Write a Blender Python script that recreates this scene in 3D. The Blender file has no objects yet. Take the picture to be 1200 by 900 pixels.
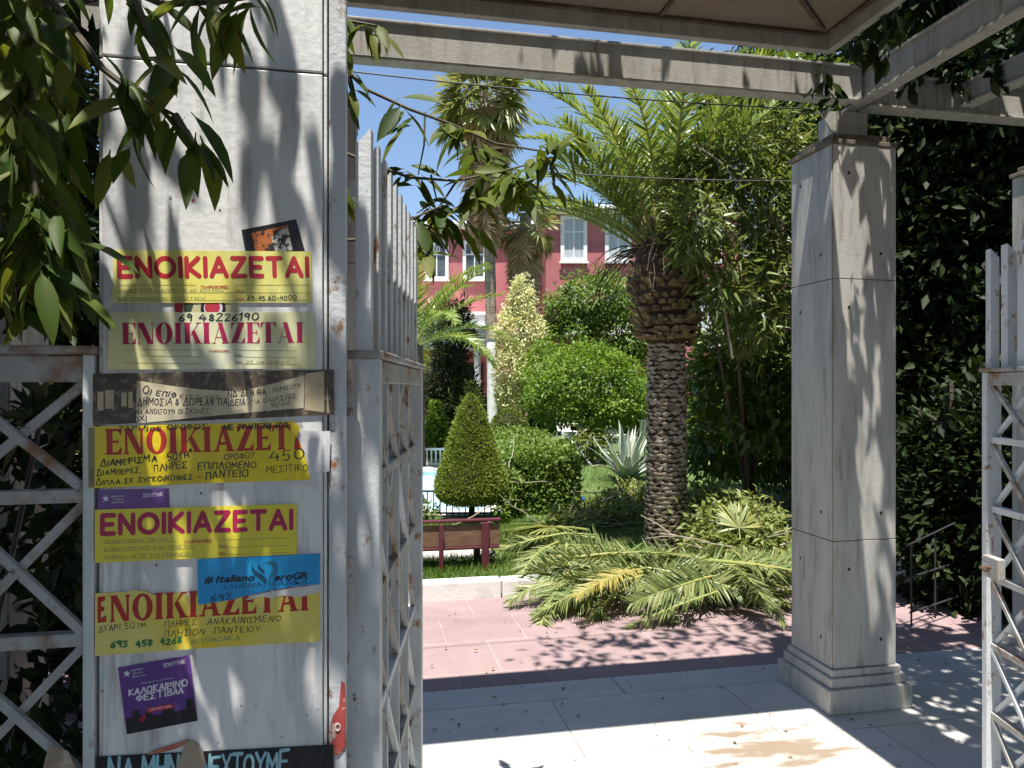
import bpy, math, random
import numpy as np
from mathutils import Vector, Matrix

random.seed(7)
RNG = np.random.default_rng(11)
SC = bpy.context.scene
COL = SC.collection
R = math.radians

# ------------------------------------------------------------------ camera, sky, sun, exposure
EYE, FPX, HORIZON = 1.6, 870.0, 455.0          # eye height, focal length in pixels of a 1200 wide picture, horizon row
THETA = R(11.4)                                # how far the gateway is turned from the view axis
CU, SU = math.cos(THETA), math.sin(THETA)

cam_data = bpy.data.cameras.new("camera")
cam_data.sensor_width = 36.0
cam_data.lens = FPX / 1200 * 36
cam_data.shift_y = (HORIZON - 450) / 1200
cam_data.clip_start, cam_data.clip_end = 0.05, 2000
cam = bpy.data.objects.new("camera", cam_data)
COL.objects.link(cam)
cam.location = (0, 0, EYE)
cam.rotation_euler = (R(90), 0, 0)
SC.camera = cam

# per metre of height shadows fall 0.25 m through the gateway and 0.10 m to the right
KV, KU = 0.25, 0.10
sx, sy = KU * CU - KV * SU, KU * SU + KV * CU
to_sun = Vector((-sx, -sy, 1)).normalized()
SUN_ELEV = math.asin(to_sun.z)
sun_data = bpy.data.lights.new("sun", "SUN")
sun_data.energy = 5.0
sun_data.angle = R(0.5)
sun_data.color = (1.0, 0.955, 0.88)
sun = bpy.data.objects.new("sun", sun_data)
COL.objects.link(sun)
sun.location = (0, 0, 30)
sun.rotation_euler = to_sun.to_track_quat('Z', 'Y').to_euler()

world = bpy.data.worlds.new("World")
SC.world = world
world.use_nodes = True
wn = world.node_tree.nodes
sky = wn.new("ShaderNodeTexSky")
sky.sky_type = 'NISHITA'
sky.sun_disc = False
sky.sun_elevation = SUN_ELEV
sky.sun_rotation = math.atan2(to_sun.x, to_sun.y)
sky.air_density, sky.dust_density, sky.ozone_density = 1.0, 0.35, 2.2
bg = wn["Background"]
bg.inputs["Strength"].default_value = 0.085
world.node_tree.links.new(sky.outputs[0], bg.inputs["Color"])

SC.view_settings.view_transform = 'Standard'
SC.view_settings.look = 'None'
SC.view_settings.gamma = 1
SC.view_settings.use_curve_mapping = False
SC.view_settings.exposure = 1.14
try:
    SC.cycles.max_bounces = 8
    SC.cycles.transparent_max_bounces = 6
except Exception:
    pass


def W(x, y, d):
    """World point seen at pixel (x, y) of the 1200x900 photograph at depth d."""
    return Vector(((x - 600) / FPX * d, d, EYE - (y - HORIZON) / FPX * d))


def G(x, y, z=0.0):
    """World point on the level z seen at pixel (x, y)."""
    d = (EYE - z) * FPX / (y - HORIZON)
    return Vector(((x - 600) / FPX * d, d, z))


def UV(u, v, z=0.0):
    """Gateway coordinates: u along the gateway, v through it."""
    return Vector((u * CU - v * SU, u * SU + v * CU, z))


# ------------------------------------------------------------------ materials
def material(name, base, rough=0.6, layers=(), bump=0.0, bump_scale=40.0, bump_stretch=(1, 1, 1), metallic=0.0, spec=0.5):
    """Principled surface; each layer is (colour, scale, (sx,sy,sz), low, high[, detail]) mixed in by noise."""
    m = bpy.data.materials.new(name)
    m.use_nodes = True
    nt = m.node_tree
    N, Lk = nt.nodes, nt.links
    b = N["Principled BSDF"]
    b.inputs["Roughness"].default_value = rough
    b.inputs["Metallic"].default_value = metallic
    b.inputs["Specular IOR Level"].default_value = spec
    tc = N.new("ShaderNodeTexCoord")
    rgb = N.new("ShaderNodeRGB")
    rgb.outputs[0].default_value = (*base, 1)
    cur = rgb.outputs[0]
    for i, ly in enumerate(layers):
        col, scale, st, lo, hi = ly[:5]
        mp = N.new("ShaderNodeMapping")
        mp.inputs["Scale"].default_value = st
        mp.inputs["Location"].default_value = (3.7 * i, 1.3 * i, 2.1 * i)
        Lk.new(tc.outputs["Object"], mp.inputs[0])
        nz = N.new("ShaderNodeTexNoise")
        nz.inputs["Scale"].default_value = scale
        nz.inputs["Detail"].default_value = ly[5] if len(ly) > 5 else 5
        nz.inputs["Roughness"].default_value = 0.62
        Lk.new(mp.outputs[0], nz.inputs["Vector"])
        mr = N.new("ShaderNodeMapRange")
        mr.inputs["From Min"].default_value = lo
        mr.inputs["From Max"].default_value = hi
        Lk.new(nz.outputs["Fac"], mr.inputs["Value"])
        mx = N.new("ShaderNodeMix")
        mx.data_type = 'RGBA'
        Lk.new(mr.outputs[0], mx.inputs["Factor"])
        Lk.new(cur, mx.inputs["A"])
        mx.inputs["B"].default_value = (*col, 1)
        cur = mx.outputs["Result"]
    Lk.new(cur, b.inputs["Base Color"])
    if bump:
        mp = N.new("ShaderNodeMapping")
        mp.inputs["Scale"].default_value = bump_stretch
        Lk.new(tc.outputs["Object"], mp.inputs[0])
        nz = N.new("ShaderNodeTexNoise")
        nz.inputs["Scale"].default_value = bump_scale
        nz.inputs["Detail"].default_value = 6
        Lk.new(mp.outputs[0], nz.inputs["Vector"])
        bp = N.new("ShaderNodeBump")
        bp.inputs["Strength"].default_value = bump
        bp.inputs["Distance"].default_value = 0.01
        Lk.new(nz.outputs["Fac"], bp.inputs["Height"])
        Lk.new(bp.outputs[0], b.inputs["Normal"])
    m["out"] = 1
    return m


def leaf_material(name, colours, trans=0.3, rough=0.45, spec=0.4):
    """Leaf blade: the hue varies from leaf to leaf (face attribute tint); part of the light passes through."""
    m = bpy.data.materials.new(name)
    m.use_nodes = True
    nt = m.node_tree
    N, Lk = nt.nodes, nt.links
    b = N["Principled BSDF"]
    b.inputs["Roughness"].default_value = rough
    b.inputs["Specular IOR Level"].default_value = spec
    at = N.new("ShaderNodeAttribute")
    at.attribute_name = "tint"
    cr = N.new("ShaderNodeValToRGB")
    el = cr.color_ramp.elements
    for i, c in enumerate(colours):
        p = i / max(1, len(colours) - 1)
        e = el[i] if i < 2 and i < len(el) else el.new(p)
        e.position = p
        e.color = (*c, 1)
    Lk.new(at.outputs["Fac"], cr.inputs[0])
    Lk.new(cr.outputs[0], b.inputs["Base Color"])
    tr = N.new("ShaderNodeBsdfTranslucent")
    hs = N.new("ShaderNodeHueSaturation")
    hs.inputs["Hue"].default_value = 0.485
    hs.inputs["Saturation"].default_value = 1.1
    hs.inputs["Value"].default_value = 1.6
    Lk.new(cr.outputs[0], hs.inputs["Color"])
    Lk.new(hs.outputs[0], tr.inputs["Color"])
    mx = N.new("ShaderNodeMixShader")
    mx.inputs[0].default_value = trans
    Lk.new(b.outputs[0], mx.inputs[1])
    Lk.new(tr.outputs[0], mx.inputs[2])
    Lk.new(mx.outputs[0], N["Material Output"].inputs["Surface"])
    return m


M = {}
M['marble'] = material('marble', (0.43, 0.415, 0.385), 0.5, [  # shade on the columns is put into this darker base
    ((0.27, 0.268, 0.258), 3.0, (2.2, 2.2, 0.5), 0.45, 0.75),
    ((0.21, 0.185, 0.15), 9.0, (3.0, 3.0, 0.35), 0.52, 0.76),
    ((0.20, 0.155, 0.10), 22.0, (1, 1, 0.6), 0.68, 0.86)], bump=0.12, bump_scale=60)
M['marble_lit'] = material('marble_lit', (0.76, 0.76, 0.75), 0.45, [  # paler copy of the marble: sunlight on the pillar put into the colour
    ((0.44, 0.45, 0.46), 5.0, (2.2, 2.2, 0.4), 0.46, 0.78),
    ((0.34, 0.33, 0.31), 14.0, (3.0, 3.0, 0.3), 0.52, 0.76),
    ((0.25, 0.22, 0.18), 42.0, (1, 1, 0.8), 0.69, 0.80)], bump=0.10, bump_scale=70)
M['mortar'] = material('mortar', (0.14, 0.09, 0.055), 0.9, [((0.30, 0.25, 0.18), 12, (1, 1, 1), 0.45, 0.7)])
M['cap'] = material('cap_stone', (0.12, 0.10, 0.075), 0.85, [((0.24, 0.21, 0.17), 14, (1, 1, 1), 0.5, 0.72)])
M['hole'] = material('hole_shade', (0.025, 0.022, 0.02), 0.9)  # flat discs: the holes' inner shade is put into this colour
M['paint'] = material('old_white_paint', (0.60, 0.62, 0.63), 0.5, [
    ((0.44, 0.455, 0.465), 6, (1, 1, 0.6), 0.45, 0.75),
    ((0.26, 0.13, 0.06), 26, (1, 1, 0.6), 0.59, 0.68),
    ((0.07, 0.035, 0.02), 46, (1, 1, 0.7), 0.68, 0.74)], bump=0.15, bump_scale=90)
M['paint_rusty'] = material('rusty_white_paint', (0.40, 0.41, 0.405), 0.6, [
    ((0.30, 0.28, 0.25), 5, (1, 1, 1), 0.40, 0.65),
    ((0.22, 0.11, 0.05), 9, (1, 1, 1), 0.52, 0.66),
    ((0.08, 0.04, 0.025), 24, (1, 1, 1), 0.60, 0.72)], bump=0.25, bump_scale=70)
M['beam'] = material('beam_paint', (0.36, 0.345, 0.305), 0.55, [
    ((0.25, 0.24, 0.21), 5, (2.5, 2.5, 0.4), 0.45, 0.70),
    ((0.16, 0.125, 0.085), 10, (3, 3, 0.3), 0.58, 0.74),
    ((0.20, 0.09, 0.04), 26, (1, 1, 0.6), 0.66, 0.74)], bump=0.12, bump_scale=60)
M['rim'] = material('canopy_rim_paint', (0.34, 0.315, 0.26), 0.6, [((0.22, 0.185, 0.135), 6, (2, 2, 0.6), 0.42, 0.68), ((0.12, 0.065, 0.035), 18, (1, 1, 0.6), 0.58, 0.70)], bump=0.12, bump_scale=60)
M['ceiling'] = material('rusted_ceiling_sheet', (0.185, 0.155, 0.115), 0.7, [
    ((0.17, 0.13, 0.085), 2.2, (1, 1, 1), 0.42, 0.70),
    ((0.20, 0.10, 0.05), 7, (1, 1, 1), 0.58, 0.74)], bump=0.1)
M['rust'] = material('rust', (0.075, 0.045, 0.028), 0.85, [((0.20, 0.17, 0.13), 14, (1, 1, 1), 0.5, 0.7)], bump=0.3)
M['maroon'] = material('maroon_paint', (0.095, 0.016, 0.026), 0.45, [((0.10, 0.02, 0.03), 8, (1, 1, 1), 0.45, 0.7)])
M['mesh_maroon'] = material('bench_board', (0.13, 0.065, 0.04), 0.6, [((0.20, 0.12, 0.07), 7, (1, 1, 4), 0.4, 0.7)])
M['whitewash'] = material('whitewash', (0.66, 0.66, 0.64), 0.8, [((0.40, 0.37, 0.33), 6, (1, 1, 0.6), 0.5, 0.75)], bump=0.3)
M['kerb'] = material('kerb_white', (0.70, 0.69, 0.66), 0.7, [((0.42, 0.40, 0.36), 5, (1, 1, 1), 0.48, 0.76)], bump=0.2)
M['concrete'] = material('concrete', (0.45, 0.44, 0.41), 0.85, [((0.30, 0.29, 0.26), 4, (1, 1, 1), 0.4, 0.7)], bump=0.2)
M['wall_red'] = material('building_red', (0.52, 0.17, 0.17), 0.85, [
    ((0.35, 0.11, 0.118), 0.6, (1, 1, 1), 0.35, 0.7), ((0.47, 0.19, 0.18), 1.6, (1, 1, 0.4), 0.55, 0.8)], bump=0.05, bump_scale=20)
M['white'] = material('white_trim', (0.78, 0.78, 0.76), 0.6, [((0.60, 0.59, 0.56), 2.5, (1, 1, 0.5), 0.5, 0.8)])
M['curtain'] = material('drawn_curtain', (0.50, 0.54, 0.56), 0.7, [((0.36, 0.40, 0.43), 6, (4, 1, 0.1), 0.4, 0.6)])
M['glass'] = material('window_glass', (0.05, 0.065, 0.07), 0.08, [((0.12, 0.14, 0.15), 2, (1, 1, 1), 0.4, 0.7)])
M['dark'] = material('dark_interior', (0.03, 0.025, 0.022), 0.8)
M['iron'] = material('dark_iron', (0.035, 0.035, 0.038), 0.5)
M['cable'] = material('cable_black', (0.02, 0.02, 0.022), 0.6)
M['plastic'] = material('white_plastic', (0.78, 0.77, 0.73), 0.4, [((0.62, 0.60, 0.55), 3, (1, 1, 1), 0.5, 0.8)])
M['blue_ball'] = material('blue_plastic', (0.02, 0.16, 0.55), 0.35)
M['pool_tile'] = material('pool_tile', (0.36, 0.58, 0.70), 0.35, [((0.50, 0.68, 0.76), 1.2, (1, 1, 1), 0.4, 0.7)])
M['pool_wall'] = material('pool_wall', (0.28, 0.50, 0.66), 0.5)
M['flag_blue'] = material('flag_blue', (0.04, 0.16, 0.50), 0.7)
M['flag_white'] = material('flag_white', (0.8, 0.8, 0.8), 0.7)
M['bark'] = material('bark', (0.13, 0.10, 0.075), 0.9, [((0.06, 0.045, 0.032), 14, (2, 2, 0.5), 0.42, 0.68)], bump=0.6, bump_scale=24)
M['bark_dark'] = material('bark_dark', (0.028, 0.021, 0.016), 0.9, [((0.014, 0.011, 0.009), 14, (2, 2, 0.5), 0.42, 0.68)], bump=0.5, bump_scale=24)
M['twig'] = material('twig', (0.07, 0.06, 0.035), 0.8)
M['twig_pale'] = material('twig_pale', (0.30, 0.26, 0.19), 0.8)
M['palm_bark'] = material('palm_bark', (0.43, 0.355, 0.28), 0.9, [
    ((0.15, 0.10, 0.065), 10, (1, 1, 1.6), 0.42, 0.66), ((0.42, 0.34, 0.25), 22, (1, 1, 2), 0.55, 0.8)], bump=0.5, bump_scale=40)
M['fan_bark'] = material('fan_palm_bark', (0.30, 0.245, 0.18), 0.9, [((0.14, 0.105, 0.075), 9, (1, 1, 2.5), 0.42, 0.68)], bump=0.6, bump_scale=20)
M['palm_gap'] = material('palm_fibre', (0.06, 0.04, 0.025), 0.95)
M['palm_stub'] = material('cut_frond_base', (0.29, 0.20, 0.11), 0.9, [((0.07, 0.045, 0.025), 12, (1, 1, 1), 0.42, 0.66)], bump=0.4)
M['midrib'] = material('frond_midrib', (0.27, 0.30, 0.09), 0.5, [((0.34, 0.29, 0.09), 3, (1, 1, 1), 0.45, 0.7)])
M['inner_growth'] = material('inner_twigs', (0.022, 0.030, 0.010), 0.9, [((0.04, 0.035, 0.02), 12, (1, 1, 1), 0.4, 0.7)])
M['asphalt'] = material('asphalt', (0.07, 0.07, 0.068), 0.9, [((0.045, 0.045, 0.045), 3, (1, 1, 1), 0.4, 0.7)], bump=0.4, bump_scale=120)
M['soil'] = material('soil', (0.20, 0.14, 0.08), 0.95, [((0.11, 0.075, 0.045), 3, (1, 1, 1), 0.4, 0.7)], bump=0.4, bump_scale=18)
M['lawn'] = material('lawn', (0.075, 0.125, 0.025), 0.95, [
    ((0.045, 0.085, 0.018), 1.8, (1, 1, 1), 0.40, 0.62), ((0.20, 0.17, 0.075), 0.55, (1, 1, 1), 0.56, 0.72),
    ((0.12, 0.17, 0.03), 9, (1, 1, 1), 0.5, 0.75)], bump=0.8, bump_scale=30)

LM = {}
LM['near'] = leaf_material('near_leaf', [(0.030, 0.060, 0.009), (0.060, 0.095, 0.013), (0.115, 0.130, 0.022)], 0.36, 0.55, 0.2)
LM['laurel'] = leaf_material('laurel_leaf', [(0.045, 0.085, 0.014), (0.085, 0.135, 0.020), (0.145, 0.185, 0.032)], 0.28, 0.38, 0.5)
LM['deep'] = leaf_material('deep_leaf', [(0.007, 0.014, 0.004), (0.014, 0.026, 0.006), (0.030, 0.046, 0.010)], 0.12, 0.55, 0.15)  # near-black leaves: the trees' deep shade is put into the colour
LM['oleander'] = leaf_material('oleander_leaf', [(0.085, 0.135, 0.026), (0.145, 0.190, 0.042), (0.215, 0.235, 0.070)], 0.30, 0.42, 0.45)
LM['bright'] = leaf_material('bright_leaf', [(0.060, 0.120, 0.014), (0.115, 0.205, 0.022), (0.215, 0.290, 0.045)], 0.32, 0.5, 0.35)
LM['mid'] = leaf_material('mid_leaf', [(0.075, 0.110, 0.018), (0.120, 0.165, 0.028), (0.175, 0.205, 0.040)], 0.28, 0.5, 0.35)
LM['cream'] = leaf_material('cream_leaf', [(0.30, 0.34, 0.11), (0.56, 0.56, 0.28), (0.72, 0.70, 0.44)], 0.3, 0.55, 0.3)
LM['cypress'] = leaf_material('topiary_leaf', [(0.105, 0.155, 0.024), (0.165, 0.220, 0.036), (0.235, 0.280, 0.055)], 0.32, 0.6, 0.25)
LM['hedge'] = leaf_material('hedge_leaf', [(0.075, 0.135, 0.022), (0.120, 0.190, 0.030), (0.175, 0.235, 0.050)], 0.28, 0.5, 0.35)
LM['feather'] = leaf_material('feathery_leaf', [(0.030, 0.040, 0.016), (0.050, 0.060, 0.024)], 0.2, 0.7, 0.2)
LM['frond'] = leaf_material('palm_leaflet', [(0.095, 0.150, 0.028), (0.160, 0.225, 0.044), (0.240, 0.285, 0.070)], 0.32, 0.4, 0.5)
LM['cutfrond'] = leaf_material('cut_palm_leaflet', [(0.095, 0.140, 0.040), (0.155, 0.200, 0.060), (0.250, 0.265, 0.100)], 0.25, 0.45, 0.45)
LM['cutyellow'] = leaf_material('wilted_palm_leaflet', [(0.20, 0.20, 0.05), (0.32, 0.28, 0.07), (0.40, 0.33, 0.10)], 0.25, 0.5, 0.4)
LM['fan'] = leaf_material('fan_leaf', [(0.110, 0.145, 0.030), (0.190, 0.220, 0.055), (0.290, 0.295, 0.095)], 0.28, 0.45, 0.45)
LM['straw'] = leaf_material('dead_fan_leaf', [(0.25, 0.175, 0.085), (0.40, 0.295, 0.16), (0.54, 0.42, 0.25)], 0.2, 0.8, 0.15)
LM['agave'] = leaf_material('agave_leaf', [(0.28, 0.35, 0.29), (0.40, 0.46, 0.38), (0.55, 0.56, 0.42)], 0.05, 0.5, 0.4)
LM['brush'] = leaf_material('cut_branch_leaf', [(0.115, 0.155, 0.035), (0.190, 0.230, 0.060), (0.290, 0.310, 0.110)], 0.3, 0.5, 0.4)
LM['grass'] = leaf_material('grass_blade', [(0.060, 0.125, 0.018), (0.100, 0.180, 0.028), (0.170, 0.210, 0.055)], 0.3, 0.5, 0.3)
LM['litter'] = leaf_material('dry_leaf', [(0.16, 0.085, 0.035), (0.26, 0.17, 0.07)], 0.1, 0.8, 0.2)


# floors ------------------------------------------------------------
def tile_material(name, base, dark, joint, tile_w, tile_h, joint_size, rough, rot=0.0, stain=None, veins=(0.4, 0.7), vein_st=(1, 1, 1), vein_scale=3.0, vary=0.12):
    m = bpy.data.materials.new(name)
    m.use_nodes = True
    nt = m.node_tree
    N, Lk = nt.nodes, nt.links
    b = N["Principled BSDF"]
    b.inputs["Roughness"].default_value = rough
    tc = N.new("ShaderNodeTexCoord")
    mp = N.new("ShaderNodeMapping")
    mp.inputs["Rotation"].default_value = (0, 0, -rot)
    Lk.new(tc.outputs["Object"], mp.inputs[0])
    br = N.new("ShaderNodeTexBrick")
    br.inputs["Scale"].default_value = 1.0
    br.inputs["Brick Width"].default_value = tile_w
    br.inputs["Row Height"].default_value = tile_h
    br.inputs["Mortar Size"].default_value = joint_size
    br.inputs["Mortar Smooth"].default_value = 0.3
    br.inputs["Color1"].default_value = (*base, 1)
    br.inputs["Color2"].default_value = (*[c * (1 - vary) for c in base], 1)
    br.inputs["Mortar"].default_value = (*joint, 1)
    Lk.new(mp.outputs[0], br.inputs["Vector"])
    mp2 = N.new("ShaderNodeMapping")
    mp2.inputs["Rotation"].default_value = (0, 0, -rot)
    mp2.inputs["Scale"].default_value = vein_st
    Lk.new(tc.outputs["Object"], mp2.inputs[0])
    nz = N.new("ShaderNodeTexNoise")
    nz.inputs["Scale"].default_value = vein_scale
    nz.inputs["Detail"].default_value = 8
    nz.inputs["Roughness"].default_value = 0.65
    Lk.new(mp2.outputs[0], nz.inputs["Vector"])
    mr = N.new("ShaderNodeMapRange")
    mr.inputs["From Min"].default_value, mr.inputs["From Max"].default_value = veins
    mr.inputs["To Max"].default_value = 0.75
    Lk.new(nz.outputs["Fac"], mr.inputs["Value"])
    mx = N.new("ShaderNodeMix")
    mx.data_type = 'RGBA'
    Lk.new(mr.outputs[0], mx.inputs["Factor"])
    Lk.new(br.outputs["Color"], mx.inputs["A"])
    mx.inputs["B"].default_value = (*dark, 1)
    cur = mx.outputs["Result"]
    for sc_, lo_, hi_, fac_, gc in ((1.1, .50, .78, .55, [c * .55 for c in dark]), (34.0, .62, .74, .5, [c * .4 for c in dark])):
        ng = N.new("ShaderNodeTexNoise")
        ng.inputs["Scale"].default_value = sc_
        ng.inputs["Detail"].default_value = 9
        ng.inputs["Roughness"].default_value = 0.7
        Lk.new(mp.outputs[0], ng.inputs["Vector"])
        mg = N.new("ShaderNodeMapRange")
        mg.inputs["From Min"].default_value, mg.inputs["From Max"].default_value = lo_, hi_
        mg.inputs["To Max"].default_value = fac_
        Lk.new(ng.outputs["Fac"], mg.inputs["Value"])
        mxg = N.new("ShaderNodeMix")
        mxg.data_type = 'RGBA'
        Lk.new(mg.outputs[0], mxg.inputs["Factor"])
        Lk.new(cur, mxg.inputs["A"])
        mxg.inputs["B"].default_value = (*gc, 1)
        cur = mxg.outputs["Result"]
    if stain:
        (sxp, syp), rad, scol = stain
        vm = N.new("ShaderNodeVectorMath")
        vm.operation = 'SUBTRACT'
        Lk.new(mp.outputs[0], vm.inputs[0])
        vm.inputs[1].default_value = (sxp, syp, 0)
        vs = N.new("ShaderNodeVectorMath")
        vs.operation = 'MULTIPLY'
        Lk.new(vm.outputs[0], vs.inputs[0])
        vs.inputs[1].default_value = (1 / rad[0], 1 / rad[1], 0)
        ln = N.new("ShaderNodeVectorMath")
        ln.operation = 'LENGTH'
        Lk.new(vs.outputs[0], ln.inputs[0])
        n2 = N.new("ShaderNodeTexNoise")
        n2.inputs["Scale"].default_value = 5.5
        n2.inputs["Detail"].default_value = 7
        mp3 = N.new("ShaderNodeMapping")
        mp3.inputs["Scale"].default_value = (0.7, 2.2, 1)
        Lk.new(mp.outputs[0], mp3.inputs[0])
        Lk.new(mp3.outputs[0], n2.inputs["Vector"])
        ma = N.new("ShaderNodeMath")
        ma.operation = 'MULTIPLY_ADD'
        Lk.new(ln.outputs["Value"], ma.inputs[0])
        ma.inputs[1].default_value = -0.30
        Lk.new(n2.outputs["Fac"], ma.inputs[2])
        mr2 = N.new("ShaderNodeMapRange")
        mr2.inputs["From Min"].default_value, mr2.inputs["From Max"].default_value = 0.30, 0.44
        mr2.inputs["To Max"].default_value = 0.85
        Lk.new(ma.outputs[0], mr2.inputs["Value"])
        mx2 = N.new("ShaderNodeMix")
        mx2.data_type = 'RGBA'
        Lk.new(mr2.outputs[0], mx2.inputs["Factor"])
        Lk.new(cur, mx2.inputs["A"])
        mx2.inputs["B"].default_value = (*scol, 1)
        cur = mx2.outputs["Result"]
    Lk.new(cur, b.inputs["Base Color"])
    bp = N.new("ShaderNodeBump")
    bp.inputs["Strength"].default_value = 0.25
    bp.inputs["Distance"].default_value = 0.004
    Lk.new(br.outputs["Fac"], bp.inputs["Height"])
    bp.invert = True
    Lk.new(bp.outputs[0], b.inputs["Normal"])
    return m


M['floor'] = tile_material('marble_paving', (0.56, 0.55, 0.525), (0.38, 0.37, 0.35), (0.24, 0.20, 0.15), 0.95, 0.62, 0.004, 0.42,
                           rot=0.0, stain=((1.80, 3.0), (0.50, 0.36), (0.21, 0.145, 0.09)), vein_st=(0.7, 3.0, 1), vein_scale=2.2, veins=(0.42, 0.8))
M['border'] = tile_material('marble_border', (0.47, 0.47, 0.46), (0.33, 0.33, 0.33), (0.15, 0.13, 0.11), 1.35, 3.0, 0.005, 0.5,
                            vein_st=(0.7, 3.0, 1), vein_scale=2.2, veins=(0.42, 0.8))
M['pink'] = tile_material('pink_paving', (0.285, 0.20, 0.20), (0.215, 0.15, 0.15), (0.34, 0.265, 0.25), 0.52, 0.52, 0.006, 0.85,
                          vein_scale=4.0, veins=(0.40, 0.72), vary=0.10)


# ------------------------------------------------------------------ mesh helpers
class MB:
    def __init__(self):
        self.v, self.f = [], []

    def add(self, vs, fs):
        n = len(self.v)
        self.v += [tuple(p) for p in vs]
        self.f += [tuple(i + n for i in f) for f in fs]

    def hexa(self, c):
        """eight corners: bottom ring then top ring"""
        self.add(c, [(3, 2, 1, 0), (4, 5, 6, 7), (0, 1, 5, 4), (1, 2, 6, 5), (2, 3, 7, 6), (3, 0, 4, 7)])

    def box(self, x0, x1, y0, y1, z0, z1):
        self.hexa([(x0, y0, z0), (x1, y0, z0), (x1, y1, z0), (x0, y1, z0), (x0, y0, z1), (x1, y0, z1), (x1, y1, z1), (x0, y1, z1)])

    def bar(self, a, b, w, t, up=(0, 1, 0)):
        """rectangular bar from a to b: t is its size along up, w across"""
        a, b, up = Vector(a), Vector(b), Vector(up)
        d = (b - a).normalized()
        s = d.cross(up).normalized()
        up = s.cross(d)
        s, up = s * w / 2, up * t / 2
        self.hexa([a - s - up, a + s - up, a + s + up, a - s + up, b - s - up, b + s - up, b + s + up, b - s + up])

    def tube(self, pts, rad, sides=8, cap=True):
        pts = [Vector(p) for p in pts]
        if not hasattr(rad, '__len__'):
            rad = [rad] * len(pts)
        n0 = len(self.v)
        prev = None
        for i, p in enumerate(pts):
            d = (pts[min(i + 1, len(pts) - 1)] - pts[max(i - 1, 0)]).normalized()
            if prev is None:
                ref = Vector((0, 0, 1)) if abs(d.z) < 0.9 else Vector((1, 0, 0))
                s = d.cross(ref).normalized()
            else:
                s = (prev - d * prev.dot(d)).normalized()
            prev = s
            t = d.cross(s)
            for k in range(sides):
                a = 2 * math.pi * k / sides
                self.v.append(tuple(p + (s * math.cos(a) + t * math.sin(a)) * rad[i]))
        for i in range(len(pts) - 1):
            for k in range(sides):
                k2 = (k + 1) % sides
                self.f.append((n0 + i * sides + k, n0 + i * sides + k2, n0 + (i + 1) * sides + k2, n0 + (i + 1) * sides + k))
        if cap:
            self.f.append(tuple(n0 + k for k in reversed(range(sides))))
            self.f.append(tuple(n0 + (len(pts) - 1) * sides + k for k in range(sides)))

    def lathe(self, prof, c=(0, 0, 0), sides=24, wob=0.0, rng=random):
        n0 = len(self.v)
        for r, z in prof:
            for k in range(sides):
                a = 2 * math.pi * k / sides
                rr = r * (1 + rng.uniform(-wob, wob))
                self.v.append((c[0] + rr * math.cos(a), c[1] + rr * math.sin(a), c[2] + z))
        for i in range(len(prof) - 1):
            for k in range(sides):
                k2 = (k + 1) % sides
                self.f.append((n0 + i * sides + k, n0 + i * sides + k2, n0 + (i + 1) * sides + k2, n0 + (i + 1) * sides + k))
        self.f.append(tuple(n0 + k for k in reversed(range(sides))))
        self.f.append(tuple(n0 + (len(prof) - 1) * sides + k for k in range(sides)))

    def build(self, name, mat, parent=None, org=(0, 0, 0), smooth=False, bevel=0.0):
        me = bpy.data.meshes.new(name)
        o3 = Vector(org)
        me.from_pydata([tuple(Vector(p) - o3) for p in self.v], [], self.f)
        me.materials.append(mat)
        if smooth:
            me.polygons.foreach_set("use_smooth", [True] * len(me.polygons))
        me.update()
        o = bpy.data.objects.new(name, me)
        COL.objects.link(o)
        if parent is not None:
            o.parent = parent
        else:
            o.location = o3
        if bevel:
            bv = o.modifiers.new("bevel", 'BEVEL')
            bv.width, bv.segments, bv.limit_method = bevel, 2, 'ANGLE'
        return o


def np_mesh(name, verts, faces_list, mat, parent=None, tint=None, org=None, smooth=False):
    """faces_list: list of (array of shape n x k); tint: per face floats in the same order"""
    me = bpy.data.meshes.new(name)
    verts = np.asarray(verts, dtype=np.float32)
    if org is not None:
        verts = verts - np.asarray(org, dtype=np.float32)
    me.vertices.add(len(verts))
    me.vertices.foreach_set("co", verts.ravel())
    loops = np.concatenate([f.ravel() for f in faces_list]).astype(np.int32)
    tot = np.concatenate([np.full(len(f), f.shape[1], dtype=np.int32) for f in faces_list])
    start = np.concatenate([[0], np.cumsum(tot)[:-1]]).astype(np.int32)
    me.loops.add(len(loops))
    me.loops.foreach_set("vertex_index", loops)
    me.polygons.add(len(tot))
    me.polygons.foreach_set("loop_start", start)
    me.polygons.foreach_set("loop_total", tot)
    if tint is not None:
        at = me.attributes.new("tint", 'FLOAT', 'FACE')
        at.data.foreach_set("value", np.asarray(tint, dtype=np.float32))
    if smooth:
        me.polygons.foreach_set("use_smooth", np.ones(len(tot), dtype=bool))
    me.materials.append(mat)
    me.update(calc_edges=True)
    me.validate()
    o = bpy.data.objects.new(name, me)
    COL.objects.link(o)
    if parent is not None:
        o.parent = parent
    elif org is not None:
        o.location = org
    return o


# leaf templates: vertices (along, across, up), quads and triangles
def T_small():
    return np.array([(0, 0, 0), (0.45, -0.5, 0.07), (1, 0, -0.06), (0.45, 0.5, 0.07)]), [np.array([(0, 1, 2), (0, 2, 3)])]


def T_strip(droop=0.15):
    return (np.array([(0, -0.5, 0), (0, 0.5, 0), (0.5, -0.42, -droop * 0.25), (0.5, 0.42, -droop * 0.25), (1, 0, -droop)]),
            [np.array([(0, 2, 3, 1)]), np.array([(2, 4, 3)])])


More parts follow.
